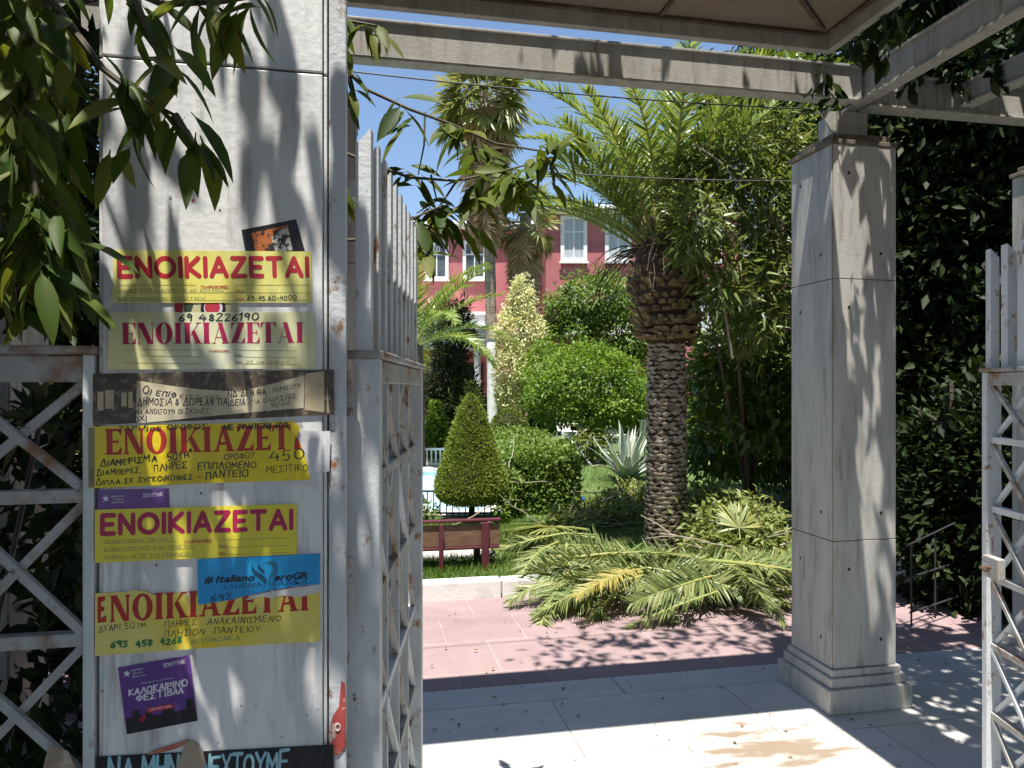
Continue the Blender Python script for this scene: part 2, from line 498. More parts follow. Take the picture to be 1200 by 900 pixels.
def T_blade(droop=0.22):
    ts = [0.0, 0.10, 0.26, 0.45, 0.65, 0.84, 1.0]
    ws = [0.04, 0.06, 0.36, 0.50, 0.44, 0.24, 0.0]
    vs, q = [], []
    for t, w in zip(ts, ws):
        h = -droop * t * t
        vs += [(t, -w, h + 0.10 * w), (t, 0, h), (t, w, h + 0.10 * w)]
    for i in range(len(ts) - 1):
        a, b = 3 * i, 3 * i + 3
        q += [(a, b, b + 1, a + 1), (a + 1, b + 1, b + 2, a + 2)]
    return np.array(vs), [np.array(q)]


def unit(a):
    return a / np.maximum(np.linalg.norm(a, axis=-1, keepdims=True), 1e-9)


def scatter(tmpl, P, A, Nn, L, Wd):
    """place the template at each P: A the leaf's axis, Nn its upward side, L lengths, Wd widths"""
    tv, tf = tmpl
    P, A, Nn = np.asarray(P, float), unit(np.asarray(A, float)), np.asarray(Nn, float)
    L = np.broadcast_to(np.asarray(L, float), (len(P),))
    Wd = np.broadcast_to(np.asarray(Wd, float), (len(P),))
    S = unit(np.cross(Nn, A))
    U = np.cross(A, S)
    V = (P[:, None, :] + A[:, None, :] * (tv[None, :, 0:1] * L[:, None, None])
         + S[:, None, :] * (tv[None, :, 1:2] * Wd[:, None, None]) + U[:, None, :] * (tv[None, :, 2:3] * L[:, None, None]))
    k = len(tv)
    base = (np.arange(len(P)) * k)[:, None, None]
    fl = [(base + f[None]).reshape(-1, f.shape[1]) for f in tf]
    per = [f.shape[0] for f in tf]
    return V.reshape(-1, 3), fl, per


def leaves(name, mat, P, A, Nn, L, Wd, tmpl, parent=None, org=None, rng=RNG, tint=None, smooth=False):
    V, fl, per = scatter(tmpl, P, A, Nn, L, Wd)
    t = rng.random(len(P)) if tint is None else tint
    tt = np.concatenate([np.repeat(t, k) for k in per])
    return np_mesh(name, V, fl, mat, parent, tt, org, smooth)


def rand_dirs(n, rng=RNG):
    return unit(rng.normal(size=(n, 3)))


def crown_points(lobes, n, rng=RNG, per=28, spread=0.16, shell=0.55, flat=0.0):
    """Leaf positions in clumps spread through ellipsoid lobes; returns points, outward directions and clump tints."""
    vol = np.array([max(1e-6, l[1][0] * l[1][1] * l[1][2]) ** 0.75 for l in lobes])
    vol /= vol.sum()
    P, O, T = [], [], []
    for (c, r), share in zip(lobes, vol):
        m = max(1, int(n * share / per))
        d = rand_dirs(m, rng)
        rad = (shell + (1 - shell) * rng.random(m) ** 0.6) * (1 + rng.normal(size=m) * 0.07)
        cen = np.array(c) + d * rad[:, None] * np.array(r)
        sc = spread * (np.prod(r)) ** (1 / 3)
        k = rng.integers(int(per * 0.5), int(per * 1.5), m)
        idx = np.repeat(np.arange(m), k)
        g = rng.normal(size=(len(idx), 3)) * sc
        if flat:
            g[:, 2] *= (1 - flat)
        P.append(cen[idx] + g)
        O.append(unit(d[idx] + 0.6 * unit(g)))
        ct = rng.random(m)
        T.append(np.clip(0.55 * ct[idx] + 0.45 * rng.random(len(idx)), 0, 1))
    return np.concatenate(P), np.concatenate(O), np.concatenate(T)


def foliage(name, mat, lobes, n, L, parent=None, org=None, rng=RNG, per=28, spread=0.16, shell=0.55, ratio=0.5, tmpl=None, droop=0.3, zmin=None, ymin=None):
    P, O, T = crown_points(lobes, n, rng, per, spread, shell)
    if zmin is not None:
        k = P[:, 2] > zmin
        P, O, T = P[k], O[k], T[k]
    if ymin is not None:
        k = P[:, 1] > ymin
        P, O, T = P[k], O[k], T[k]
    m = len(P)
    A = unit(O + rand_dirs(m, rng) * 0.9 + np.array([0, 0, -droop]))
    Nn = unit(np.array([0, 0, 1.0]) * 0.8 + O * 0.5 + rand_dirs(m, rng) * 0.7)
    LL = L * rng.uniform(0.65, 1.3, m)
    return leaves(name, mat, P, A, Nn, LL, LL * ratio, tmpl or T_small(), parent, org, rng, T)


# ------------------------------------------------------------------ tagging
def tag(o, label=None, cat=None, group=None, kind='thing'):
    if label:
        o['label'] = label
    if cat:
        o['category'] = cat
    if group:
        o['group'] = group
    o['kind'] = kind
    return o


def thing(name, label, cat, loc=(0, 0, 0), rotz=0.0, group=None):
    o = bpy.data.objects.new(name, None)
    o.empty_display_size = 0.1
    COL.objects.link(o)
    o.location = loc
    o.rotation_euler = (0, 0, rotz)
    return tag(o, label, cat, group)


def structure(o, label=None, cat=None):
    return tag(o, label, cat, kind='structure')


def copy_tree(o, parent=None):
    c = o.copy()
    COL.objects.link(c)
    c.parent = parent
    for ch in list(o.children):
        copy_tree(ch, c)
    return c


# ================================================================== SETTING
g = MB(); g.box(-600, 600, -600, 600, -0.9, -0.45)
structure(g.build('ground', M['soil']), 'brown soil stretching out beyond the garden', 'ground')


def uv_slab(name, mat, u0, u1, v0, v1, z0, z1, bevel=0.0):
    """slab in gateway axes; object coordinates equal gateway coordinates"""
    b = MB(); b.box(u0, u1, v0, v1, z0, z1)
    o = b.build(name, mat, bevel=bevel)
    o.rotation_euler = (0, 0, THETA)
    return o


structure(uv_slab('marble_floor', M['floor'], -7, 9, -0.4, 3.688, -0.3, 0.0), 'white marble paving between the columns with brown stain', 'floor')
structure(uv_slab('sidewalk', M['asphalt'], -30, 30, -14, -0.404, -0.3, -0.01), 'dark grey street pavement before the gateway', 'pavement')
structure(uv_slab('marble_step', M['border'], -7, 9, 3.692, 3.92, -0.3, 0.002, 0.004), 'long marble border slab edging the pink paving', 'step')
structure(uv_slab('pink_pavement', M['pink'], -9, 9, 3.924, 5.62, -0.3, -0.012), 'dusty pink square paving beyond the marble floor', 'pavement')
KV0 = 5.62
kb = uv_slab('kerb', M['kerb'], -9, 1.05, KV0, KV0 + 0.14, -0.2, 0.125, 0.012)
structure(kb, 'white painted kerb between lawn and pink paving', 'kerb')
kb = uv_slab('kerb', M['kerb'], 1.06, 9, KV0, KV0 + 0.14, -0.2, 0.120, 0.012)
structure(kb, 'white painted kerb behind the cut palm fronds', 'kerb')
uvp = uv_slab('garden_path', M['concrete'], -9, 1.2, 6.75, 7.0, -0.1, 0.068, 0.01)
structure(uvp, 'narrow pale path strip behind the maroon bench', 'path')

# lawn: gentle undulating sheet behind the kerb, with a hole for the pool
LZ = 0.055
def lawn_sheet(name, x0, x1, y0, y1, nx, ny, zf, label):
    b = MB()
    for j in range(ny + 1):
        for i in range(nx + 1):
            x, y = x0 + (x1 - x0) * i / nx, y0 + (y1 - y0) * j / ny
            b.v.append((x, y, zf(x, y)))
    for j in range(ny):
        for i in range(nx):
            a = j * (nx + 1) + i
            b.f.append((a, a + 1, a + nx + 2, a + nx + 1))
    o = b.build(name, M['lawn'], smooth=True)
    return structure(o, label, 'lawn')

POOL = (-7.0, -0.35, 9.3, 14.2)
zl = lambda x, y: LZ + 0.012 * math.sin(1.3 * x + 0.7 * y) + 0.010 * math.sin(2.9 * x - 1.9 * y)
# the front edge of the lawn follows the kerb
b = MB(); nx, ny = 60, 12
for j in range(ny + 1):
    for i in range(nx + 1):
        u = -9 + 18 * i / nx
        p = UV(u, KV0 + 0.13, 0)
        y = p.y + (9.0 - p.y) * j / ny
        b.v.append((p.x + (0 if j == 0 else 0), y, zl(p.x, y)))
for j in range(ny):
    for i in range(nx):
        a = j * (nx + 1) + i
        b.f.append((a, a + 1, a + nx + 2, a + nx + 1))
structure(b.build('lawn', M['lawn'], smooth=True), 'mown green lawn behind the white kerb and under the palm', 'lawn')
lawn_sheet('lawn', POOL[1] + 0.25, 40, 9.0, 27.5, 60, 24, zl, 'patchy lawn with bare soil beside the pool')
lawn_sheet('lawn', -40, POOL[1] + 0.25, 14.45, 31, 40, 14, zl, 'far lawn between pool and red building')

# pool ---------------------------------------------------------------
px0, px1, py0, py1 = POOL
cop = MB()
cop.box(px0 - .3, px1 + .25, py0 - .3, py0, -0.2, 0.07)
cop.box(px0 - .3, px1 + .25, py1, py1 + .3, -0.2, 0.07)
cop.box(px1, px1 + .25, py0, py1, -0.2, 0.07)
structure(cop.build('pool_coping', M['kerb'], bevel=0.01), 'white coping round the swimming pool', 'pool edge')
basin = MB()
basin.box(px0, px1, py1 - 0.05, py1, -0.25, 0.0)
basin.box(px0, px1, py0, py1, -0.35, -0.30)
structure(basin.build('pool_basin', M['pool_wall']), 'pale blue tiled wall of the pool', 'pool')
wtr = MB(); wtr.box(px0, px1 - 0.003, py0 + 0.003, py1 - 0.053, -0.29, -0.06)
structure(wtr.build('water', M['pool_tile']), 'pale blue water of the swimming pool', 'water')

# grass blades -------------------------------------------------------
def grass_patch(n, x0, x1, y0, y1, L, keep):
    P = np.stack([RNG.uniform(x0, x1, n), RNG.uniform(y0, y1, n), np.full(n, LZ)], 1)
    P = P[np.array([keep(*p[:2]) for p in P])]
    m = len(P)
    A = unit(np.stack([RNG.normal(size=m) * .45, RNG.normal(size=m) * .45, np.ones(m)], 1))
    Nn = rand_dirs(m)
    LL = L * RNG.uniform(.5, 1.4, m)
    T = np.clip(0.5 + 0.35 * np.sin(P[:, 0] * 2.3 + P[:, 1] * 1.1) + RNG.normal(size=m) * .22, 0, 1)
    return P, A, Nn, LL, T
def behind_kerb(x, y):
    v = -x * SU + y * CU
    return v > KV0 + 0.15 and not (6.74 < v < 7.02 and x < 1.0)
Pa = [grass_patch(26000, -1.2, 1.4, 5.6, 8.6, 0.06, behind_kerb), grass_patch(9000, -0.2, 3.0, 8.6, 16, 0.07, lambda x, y: True)]
cat5 = [np.concatenate([p[i] for p in Pa]) for i in range(5)]
gr = leaves('grass', LM['grass'], cat5[0], cat5[1], cat5[2], cat5[3], 0.006, T_strip(0.25), tint=cat5[4])
tag(gr, 'short bright green grass around the bench', 'grass', kind='stuff')

# ================================================================== BUILDING
def wall_box(mb, x0, x1, y0, y1, z0, z1):
    mb.box(x0, x1, y0, y1, z0, z1)

bl = thing('red_building', 'long two storey dusky red building with white window frames and white cornice', 'building', (1.5, 30, 0))
BO = (1.5, 30, 0)
D1, D2 = 28.0, 32.0
w = MB(); wall_box(w, 1.28, 13.0, D1, D1 + 9, -0.1, 8.15); w.build('wall', M['wall_red'], bl, BO)
w = MB(); wall_box(w, -14.0, 1.276, D2, D2 + 6, -0.1, 8.45); w.build('wall', M['wall_red'], bl, BO)
for (x0, x1, dd, z0) in ((1.28, 13.0, D1, 8.15), (-14.0, 0.95, D2, 8.45)):
    c = MB()
    c.box(x0 - .08, x1 + .1, dd - .12, dd + .4, z0 + .002, z0 + .14)
    c.box(x0 - .32, x1 + .3, dd - .42, dd + .4, z0 + .142, z0 + .24)
    c.box(x0 - .26, x1 + .3, dd - .36, dd + .4, z0 + .242, z0 + .29)
    c.build('cornice', M['white'], bl, BO)
rf = MB(); rf.box(0.9, 13.3, D1 + .41, D1 + 9.3, 8.152, 8.5); rf.build('roof', M['concrete'], bl, BO)
rf = MB(); rf.box(-14.3, 0.88, D2 + .41, D2 + 6.3, 8.452, 8.8); rf.build('roof', M['concrete'], bl, BO)
ch = MB(); ch.box(-6.0, -5.3, D2 + 2, D2 + 2.8, 8.802, 9.7); ch.box(-6.08, -5.22, D2 + 1.92, D2 + 2.88, 9.702, 9.85); ch.build('chimney', M['white'], bl, BO)


def window(x0, x1, z0, z1, y, style='plain', fw=0.14):
    fr = MB()
    fr.box(x0, x1, y - .07, y - .002, z1 - fw, z1)
    fr.box(x0, x1, y - .07, y - .002, z0, z0 + fw)
    fr.box(x0, x0 + fw, y - .07, y - .002, z0 + fw, z1 - fw)
    fr.box(x1 - fw, x1, y - .07, y - .002, z0 + fw, z1 - fw)
    f = fr.build('window', M['white'], bl, BO)
    s = MB(); s.box(x0 - .06, x1 + .06, y - .16, y - .072, z0 - .07, z0); s.build('sill', M['white'], f, BO)
    p = MB(); p.box(x0 + fw, x1 - fw, y - .03, y - .003, z0 + fw, z1 - fw)
    p.build('pane', M['curtain'] if style == 'plain' else M['glass'], f, BO)
    mu = MB()
    xm, zm = (x0 + x1) / 2, z0 + fw + (z1 - z0 - 2 * fw) * .66
    mu.box(xm - .022, xm + .022, y - .055, y - .031, z0 + fw, z1 - fw if style == 'plain' else zm)
    mu.box(x0 + fw, x1 - fw, y - .056, y - .0312, zm, zm + .05)
    if style == 'cross':
        q = (x1 - x0 - 2 * fw) / 3
        for k in (1, 2):
            mu.box(x0 + fw + q * k - .02, x0 + fw + q * k + .02, y - .054, y - .0315, zm + .05, z1 - fw)
        xa, xb = x0 + fw + q + .02, x0 + fw + 2 * q - .02
        mu.bar((xa, y - .043, zm + .05), (xb, y - .043, z1 - fw), .03, .02)
        mu.bar((xa, y - .040, z1 - fw), (xb, y - .040, zm + .05), .03, .02)
    mu.build('sash', M['white'], f, BO)


for x in (1.83, 3.50, 6.9, 8.6):
    window(x, x + 1.0, 6.36, 8.10, D1)
    window(x, x + 1.0, 3.7, 5.46, D1)
    window(x, x + 1.0, 0.9, 2.6, D1)
for x in (-6.4, -3.75, -2.12):
    window(x, x + 1.02, 6.27, 7.95, D2, 'cross')
window(-3.62, -2.60, 0.95, 2.95, D2, 'cross')
# porch with white entablature
pt = MB()
pt.box(-6.5, -1.1, D2 - 2.2, D2 - .003, 3.2, 3.75)
pt.box(-6.6, -1.0, D2 - 2.3, D2 - .003, 3.752, 3.95)
pt.box(-6.7, -0.9, D2 - 2.4, D2 - .003, 3.952, 4.15)
pt.box(-6.5, -1.1, D2 - 2.1, D2 - .003, 4.152, 4.55)
pt.box(-6.6, -1.0, D2 - 2.2, D2 - .003, 4.552, 4.68)
pt.build('porch_roof', M['white'], bl, BO)
for x in (-6.2, -3.86, -1.4):
    c = MB(); c.lathe([(.20, 0), (.20, .15), (.15, .2), (.135, 3.0), (.19, 3.08), (.19, 3.195)], (x, D2 - 1.95, 0), 20)
    c.build('porch_column', M['white'], bl, BO, smooth=True)
dr = MB(); dr.box(-2.3, -1.25, D2 - .06, D2 - .003, 0.05, 2.7); dr.build('door', M['dark'], bl, BO)
rl = MB()
rl.box(-3.75, -2.45, D2 - .62, D2 - .58, 1.9, 1.95); rl.box(-3.75, -2.45, D2 - .62, D2 - .58, 0.95, 1.0)
for k in range(14):
    x = -3.73 + k * .097
    rl.box(x, x + .02, D2 - .61, D2 - .59, 1.0, 1.9)
rl.build('railing', M['white'], bl, BO)
st = MB(); st.box(-6.5, -1.1, D2 - 2.0, D2 - .003, -0.05, 0.35); st.box(-4.6, -1.5, D2 - 2.5, D2 - 2.003, -0.05, 0.18); st.build('porch_steps', M['concrete'], bl, BO)

# flag on the roof
fl = thing('flag', 'small blue and white striped flag on a thin roof pole', 'flag', W(421, 262, 33.5))
fo = W(421, 262, 33.5)
p = MB(); p.tube([fo + Vector((0, 0, -.5)), fo + Vector((0, 0, 3.7))], .03, 8); p.build('flagpole', M['white'], fl, fo)
def flag_pt(s, t):
    return fo + Vector((.03 + s * .95, .10 * math.sin(s * 6), 2.85 + t * .68 - .14 * s + .03 * math.sin(5 * s)))
q = MB(); idx = []
for k in range(10):
    for i in range(11):
        q.v.append(tuple(flag_pt(i / 10, k / 9)))
for k in range(9):
    for i in range(10):
        a = k * 11 + i
        q.f.append((a, a + 1, a + 12, a + 11))
        wh_ = k % 2
        if k >= 4 and i < 4:
            wh_ = 1 if (k == 6 or i == 2) else 0
        idx.append(wh_)
c = q.build('cloth', M['flag_blue'], fl, fo)
c.data.materials.append(M['flag_white'])
c.data.polygons.foreach_set("material_index", idx)

# ================================================================== GATEWAY: columns, pergola, gates
CW = 0.365                                     # column width
Z1, Z2, ZT = 0.84, 2.145, 2.814


def make_column(marble, label, u, v):
    t = thing('marble_column', label, 'column', UV(u + CW / 2, v + CW / 2, 0), THETA)
    h = CW / 2
    pl = MB(); pl.box(-h - .05, h + .05, -h - .05, h + .05, 0.0, .12); pl.build('plinth', marble, t, bevel=.006)
    ml = MB(); ml.box(-h - .028, h + .028, -h - .028, h + .028, .1205, .168); ml.box(-h - .013, h + .013, -h - .013, h + .013, .1685, .205)
    ml.build('base_moulding', marble, t, bevel=.006)
    co = MB(); co.box(-h + .006, h - .006, -h + .006, h - .006, .2055, ZT); co.build('mortar_core', M['mortar'], t)
    for z0, z1 in ((.208, Z1 - .002), (Z1 + .002, Z2 - .002), (Z2 + .002, ZT)):
        for s in range(4):
            sl = MB(); sl.box(-h + .0075, h - .0075, -h, -h + .025, z0, z1)
            o = sl.build('facing_slab', marble, t, bevel=.002)
            o.data.transform(Matrix.Rotation(s * math.pi / 2, 4, 'Z'))
        for s in (0, 3):
            for a, zz in ((-.09, z1 - .14), (.09, z0 + .13)):
                ho = MB()
                n = 10
                r = .0075
                vs = [(a + r * math.cos(2 * math.pi * k / n), -h - .0012, zz + r * 1.25 * math.sin(2 * math.pi * k / n)) for k in range(n)]
                ho.add(vs, [tuple(range(n))])
                o = ho.build('anchor_hole', M['hole'], t)
                o.data.transform(Matrix.Rotation(s * math.pi / 2, 4, 'Z'))
    cp = MB(); cp.box(-h - .012, h + .004, -h - .004, h + .004, ZT + .001, ZT + .026); cp.box(-h + .02, h - .02, -h + .02, h - .02, ZT + .0262, ZT + .062)
    cp.build('cap', M['cap'], t, bevel=.004)
    return t


UR, VB, VF = 2.285, 3.295, 1.325
UL = -0.425
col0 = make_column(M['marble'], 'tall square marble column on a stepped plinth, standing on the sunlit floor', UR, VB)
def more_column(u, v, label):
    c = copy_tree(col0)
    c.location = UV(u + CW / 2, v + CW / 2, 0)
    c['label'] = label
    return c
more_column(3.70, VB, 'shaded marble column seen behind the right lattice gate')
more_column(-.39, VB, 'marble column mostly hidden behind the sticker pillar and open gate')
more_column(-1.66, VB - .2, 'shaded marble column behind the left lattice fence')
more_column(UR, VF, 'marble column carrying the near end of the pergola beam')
pil = make_column(M['marble_lit'], 'marble pillar covered with rental stickers and torn posters', UL, VF)

# pergola of steel beams with a rusted canopy
pg = thing('steel_pergola', 'old white steel pergola of rusty beams with a flat canopy, resting on the columns', 'pergola', UV(1, 3.3, 3.0), THETA)
PZ = 3.0
def pbox(mb, u0, u1, v0, v1, z0, z1):
    """box in gateway axes, local to the pergola"""
    mb.box(u0 - 1, u1 - 1, v0 - 3.3, v1 - 3.3, z0 - PZ, z1 - PZ)
def channel(name, u0, u1, v0, v1, z0, z1, along):
    """steel section: web with a bottom and a top flange standing proud of it"""
    mb = MB()
    if along == 'u':
        pbox(mb, u0, u1, v0 + .012, v1 - .012, z0 + .012, z1 - .012)
        pbox(mb, u0, u1, v0, v1, z0, z0 + .0115); pbox(mb, u0, u1, v0, v1, z1 - .0115, z1)
    else:
        pbox(mb, u0 + .012, u1 - .012, v0, v1, z0 + .012, z1 - .012)
        pbox(mb, u0, u1, v0, v1, z0, z0 + .0115); pbox(mb, u0, u1, v0, v1, z1 - .0115, z1)
    return mb.build(name, M['beam'], pg, bevel=.002)
channel('beam', -3.2, 2.425, 3.25, 3.33, 3.02, 3.195, 'u')
channel('beam', 2.43, 2.50, -1.2, 3.42, 3.03, 3.185, 'v')
channel('beam', 2.505, 5.2, 3.30, 3.40, 3.02, 3.195, 'u')
channel('beam', 3.02, 3.10, 0.4, 3.296, 3.05, 3.17, 'v')
channel('beam', 3.45, 3.53, 0.4, 3.296, 3.05, 3.17, 'v')
for uc in (2.465, 3.88, -.21, -1.48):
    s = MB(); pbox(s, uc - .085, uc + .085, 3.385, 3.555, ZT + .063, 3.018); s.build('post_stub', M['beam'], pg, bevel=.003)
gs = MB()
gu = 2.38
gs.add([(gu - 1 - .10, 3.40 - 3.3, 3.018 - PZ), (gu - 1 - .001, 3.40 - 3.3, 3.018 - PZ), (gu - 1 - .001, 3.40 - 3.3, 2.885 - PZ),
        (gu - 1 - .10, 3.41 - 3.3, 3.018 - PZ), (gu - 1 - .001, 3.41 - 3.3, 3.018 - PZ), (gu - 1 - .001, 3.41 - 3.3, 2.885 - PZ)],
       [(0, 1, 2), (5, 4, 3), (0, 3, 4, 1), (1, 4, 5, 2), (2, 5, 3, 0)])
gs.build('gusset', M['beam'], pg)
ba = MB(); pbox(ba, 2.385, 2.40, 3.30, 3.56, 3.018, 3.02); ba.build('bearing_plate', M['rust'], pg)
CE = 2.2
for nm, a in (('canopy_rim', (-2.6, CE, 3.15, 3.19, 3.20, 3.275)), ('canopy_rim', (CE - .04, CE, 2.62, 3.148, 3.20, 3.275)), ('canopy_rim', (-2.6, CE, 2.60, 2.618, 3.20, 3.275))):
    mb = MB(); pbox(mb, *a); mb.build(nm, M['beam'], pg, bevel=.002)
for a in ((-2.6, CE - .042, 3.128, 3.148, 3.262, 3.275), (CE - .065, CE - .042, 2.62, 3.126, 3.262, 3.275)):
    mb = MB(); pbox(mb, *a); mb.build('canopy_flashing', M['rust'], pg)
mb = MB(); pbox(mb, -2.6, CE, 2.60, 3.19, 3.277, 3.29); mb.build('ceiling_panel', M['ceiling'], pg)
mb = MB(); pbox(mb, -2.6, CE, 2.49, 3.10, 3.39, 3.405); mb.build('shadow_sheet', M['ceiling'], pg)  # unseen sheet above the canopy, added to fill out its floor shadow
mb = MB(); pbox(mb, 1.86, 2.3, -0.9, 2.487, 3.39, 3.405); mb.build('shadow_sheet', M['ceiling'], pg)  # unseen sheet added to bound the sunlit floor on the right
mb = MB(); pbox(mb, -3.4, -0.68, -0.9, 2.575, 3.60, 3.615); mb.build('shadow_sheet', M['ceiling'], pg)  # unseen sheet added to block sky over the left passage
for uu in (0.35, 1.30):
    mb = MB(); pbox(mb, uu, uu + .02, 2.62, 3.126, 3.266, 3.2765); mb.build('ceiling_rib', M['rust'], pg)
mb = MB(); mb.bar((CE - 1.1, 3.10 - 3.3, 3.268 - PZ), (CE - 1.62, 2.64 - 3.3, 3.268 - PZ), .022, .014, (0, 0, 1)); mb.build('ceiling_rib', M['rust'], pg)


def lattice(name, label, cat, hinge, ang, length, cells, thick=.05, stile=.05, zbot=.06, ztop=1.655, pick_top=2.075, pickets=True, group=None, z_first=None):
    """Lattice leaf: local x along the leaf, y its thickness. Crossed flat bars below, pickets above."""
    t = thing(name, label, cat, hinge, ang, group)
    hy = thick / 2
    f = MB(); f.box(0, stile, -hy, hy, zbot, ztop); f.build('stile', M['paint'], t, bevel=.003)
    f = MB(); f.box(length - stile, length, -hy, hy, zbot, ztop); f.build('stile', M['paint'], t, bevel=.003)
    f = MB(); f.box(stile, length - stile, -hy + .004, hy - .004, ztop - .045, ztop - .002); f.build('top_rail', M['paint_rusty'], t, bevel=.003)
    f = MB(); f.box(-.004, length + .004, -hy - .008, hy + .008, ztop, ztop + .014); f.build('cap_rail', M['paint_rusty'], t, bevel=.003)
    f = MB(); f.box(stile, length - stile, -hy + .004, hy - .004, zbot, zbot + .045); f.build('bottom_rail', M['paint_rusty'], t, bevel=.003)
    z = ztop - .045
    lv = [ztop - .045]
    zz = 1.424
    while zz > zbot + .1:
        f = MB(); f.box(stile, length - stile, -.012, .012, zz - .011, zz + .011); f.build('cross_rail', M['paint_rusty' if random.random() < (.9 if cat == 'fence' else .45) else 'paint'], t, bevel=.002)
        lv.append(zz); zz -= .2345
    lv.append(zbot + .045)
    cw = (length - 2 * stile) / cells
    for i in range(len(lv) - 1):
        za, zb = lv[i] - (.011 if i else 0), lv[i + 1] + (.011 if i < len(lv) - 2 else 0)
        if za - zb < .05:
            continue
        for k in range(cells):
            xa, xb = stile + k * cw, stile + (k + 1) * cw
            f = MB(); f.bar((xa, -.0065, za), (xb, -.0065, zb), .014, .012); f.build('lattice_bar', M['paint_rusty' if random.random() < (.9 if cat == 'fence' else .4) else 'paint'], t)
            f = MB(); f.bar((xa, .0065, zb), (xb, .0065, za), .014, .012); f.build('lattice_bar', M['paint_rusty' if cat == 'fence' else 'paint'], t)
    for k in range(1, cells):
        x = stile + k * cw
        f = MB(); f.box(x - .006, x + .006, -.0135, .0135, zbot + .045, ztop - .045); f.build('lattice_upright', M['paint'], t)
    if pickets:
        n = 4 if cat == 'fence' else max(2, int(round(length / .082)))
        f = MB(); f.box(0.36 if cat == 'fence' else 0.01, length - .01, .0145, .0265, 1.955, 1.98); f.build('picket_rail', M['paint'], t)
        for k in range(1 if cat == 'fence' else 0, n):
            x = .005 + (length - .04) * k / (n - 1)
            a, bb = .014, .036 if k else .030
            f = MB()
            f.hexa([(x, -a, ztop + .0145), (x + bb, -a, ztop + .0145), (x + bb, a, ztop + .0145), (x, a, ztop + .0145),
                    (x, -a, pick_top), (x + bb, -a, pick_top), (x + bb, a, pick_top - .03), (x, a, pick_top - .03)])
            f.build('picket', M['paint'], t)
    return t


# left leaf stands open, running away from the camera
gl_h = Vector(((425 - 600) / FPX * 1.35, 1.35, 0))
lattice('lattice_gate', 'open white lattice gate with rusty edges, hinged on the sticker pillar', 'gate', gl_h, R(90 + 1.65), .86, 4, thick=.062, stile=.035)
# right leaf
gr_far = Vector((1.615 + .03, 2.56, 0))
gr_ang = math.atan2(.98, .046) + math.pi
lattice('lattice_gate', 'open white lattice gate at the right edge, running past the shaded column', 'gate', gr_far, gr_ang, .90, 4, thick=.05, stile=.03)
# left fixed fence panel and its post
fp = UV(UL - .004, VF + .012)
fpl = lattice('lattice_fence', 'grey white lattice fence panel left of the sticker pillar', 'fence', fp, THETA + math.pi, 1.22, 6, thick=.03, stile=.018, pick_top=2.075)
ht = thing('hinge_post', 'slim white steel hinge post on the right edge of the sticker pillar', 'post', UV(UL + CW + .018, VF + .05), THETA)
f = MB(); f.box(-.015, .015, -.045, .03, 0, 2.9); f.build('post_body', M['paint'], ht, bevel=.003)
for z in (.35, 1.25, 1.6):
    f = MB(); f.tube([(.018, -.03, z - .05), (.018, -.03, z + .05)], .009, 10); f.build('hinge', M['paint_rusty'], ht)
ho = thing('lock_box', 'small rusted latch box on the right lattice gate', 'latch', Vector((1.575, 2.40, 1.02)))
f = MB(); f.box(-.03, -.005, -.04, .04, -.035, .035); k = f.build('latch_case', M['paint_rusty'], ho, bevel=.004)
f = MB(); f.tube([(-.03, 0, 0), (-.06, 0, 0), (-.065, -.04, 0)], .006, 8); f.build('handle', M['rust'], ho)

# wires across the opening
def cable(pts, r, label):
    b = MB(); ps = []
    for i in range(len(pts) - 1):
        a, c = pts[i], pts[i + 1]
        for k in range(12):
            s = k / 12
            ps.append(a.lerp(c, s) + Vector((0, 0, -.10 * s * (1 - s))))
    ps.append(pts[-1])
    b.tube(ps, r, 6)
    return tag(b.build('cable', M['cable'], org=pts[0]), label, 'cable')
cable([W(380, 80, 3.7), W(950, 128, 4.3)], .004, 'thin black cable running just under the main pergola beam')
cable([W(560, 195, 4.6), W(950, 212, 4.6)], .0035, 'thin black cable crossing the palm below the upper one')
cable([UV(-.62, 1.62, 1.55), UV(-.80, 1.66, .75)], .005, 'frayed yellowish rope hanging behind the left fence')

# ================================================================== WRITING AND STICKERS
PV = VF                                         # pillar front plane
def pp(x, y):
    """pixel to (u, z) on the pillar's front plane"""
    k = (x - 600) / FPX
    u = (PV * SU + k * PV * CU) / (CU - k * SU)
    Y = u * SU + PV * CU
    return u, EYE - (y - HORIZON) / FPX * Y


GLYPHS = {}
def font_glyph(ch, off):
    key = (ch, off)
    if key not in GLYPHS:
        cu = bpy.data.curves.new('glyph', 'FONT')
        cu.body = ch
        cu.offset = off
        cu.resolution_u = 4
        o = bpy.data.objects.new('glyph', cu)
        COL.objects.link(o)
        bpy.context.view_layer.update()
        me = bpy.data.meshes.new_from_object(o.evaluated_get(bpy.context.evaluated_depsgraph_get()))
        vs = [(v.co.x, v.co.y) for v in me.vertices]
        fs = [tuple(p.vertices) for p in me.polygons]
        bpy.data.objects.remove(o)
        bpy.data.curves.remove(cu)
        bpy.data.meshes.remove(me)
        GLYPHS[key] = (vs, fs)
    return GLYPHS[key]


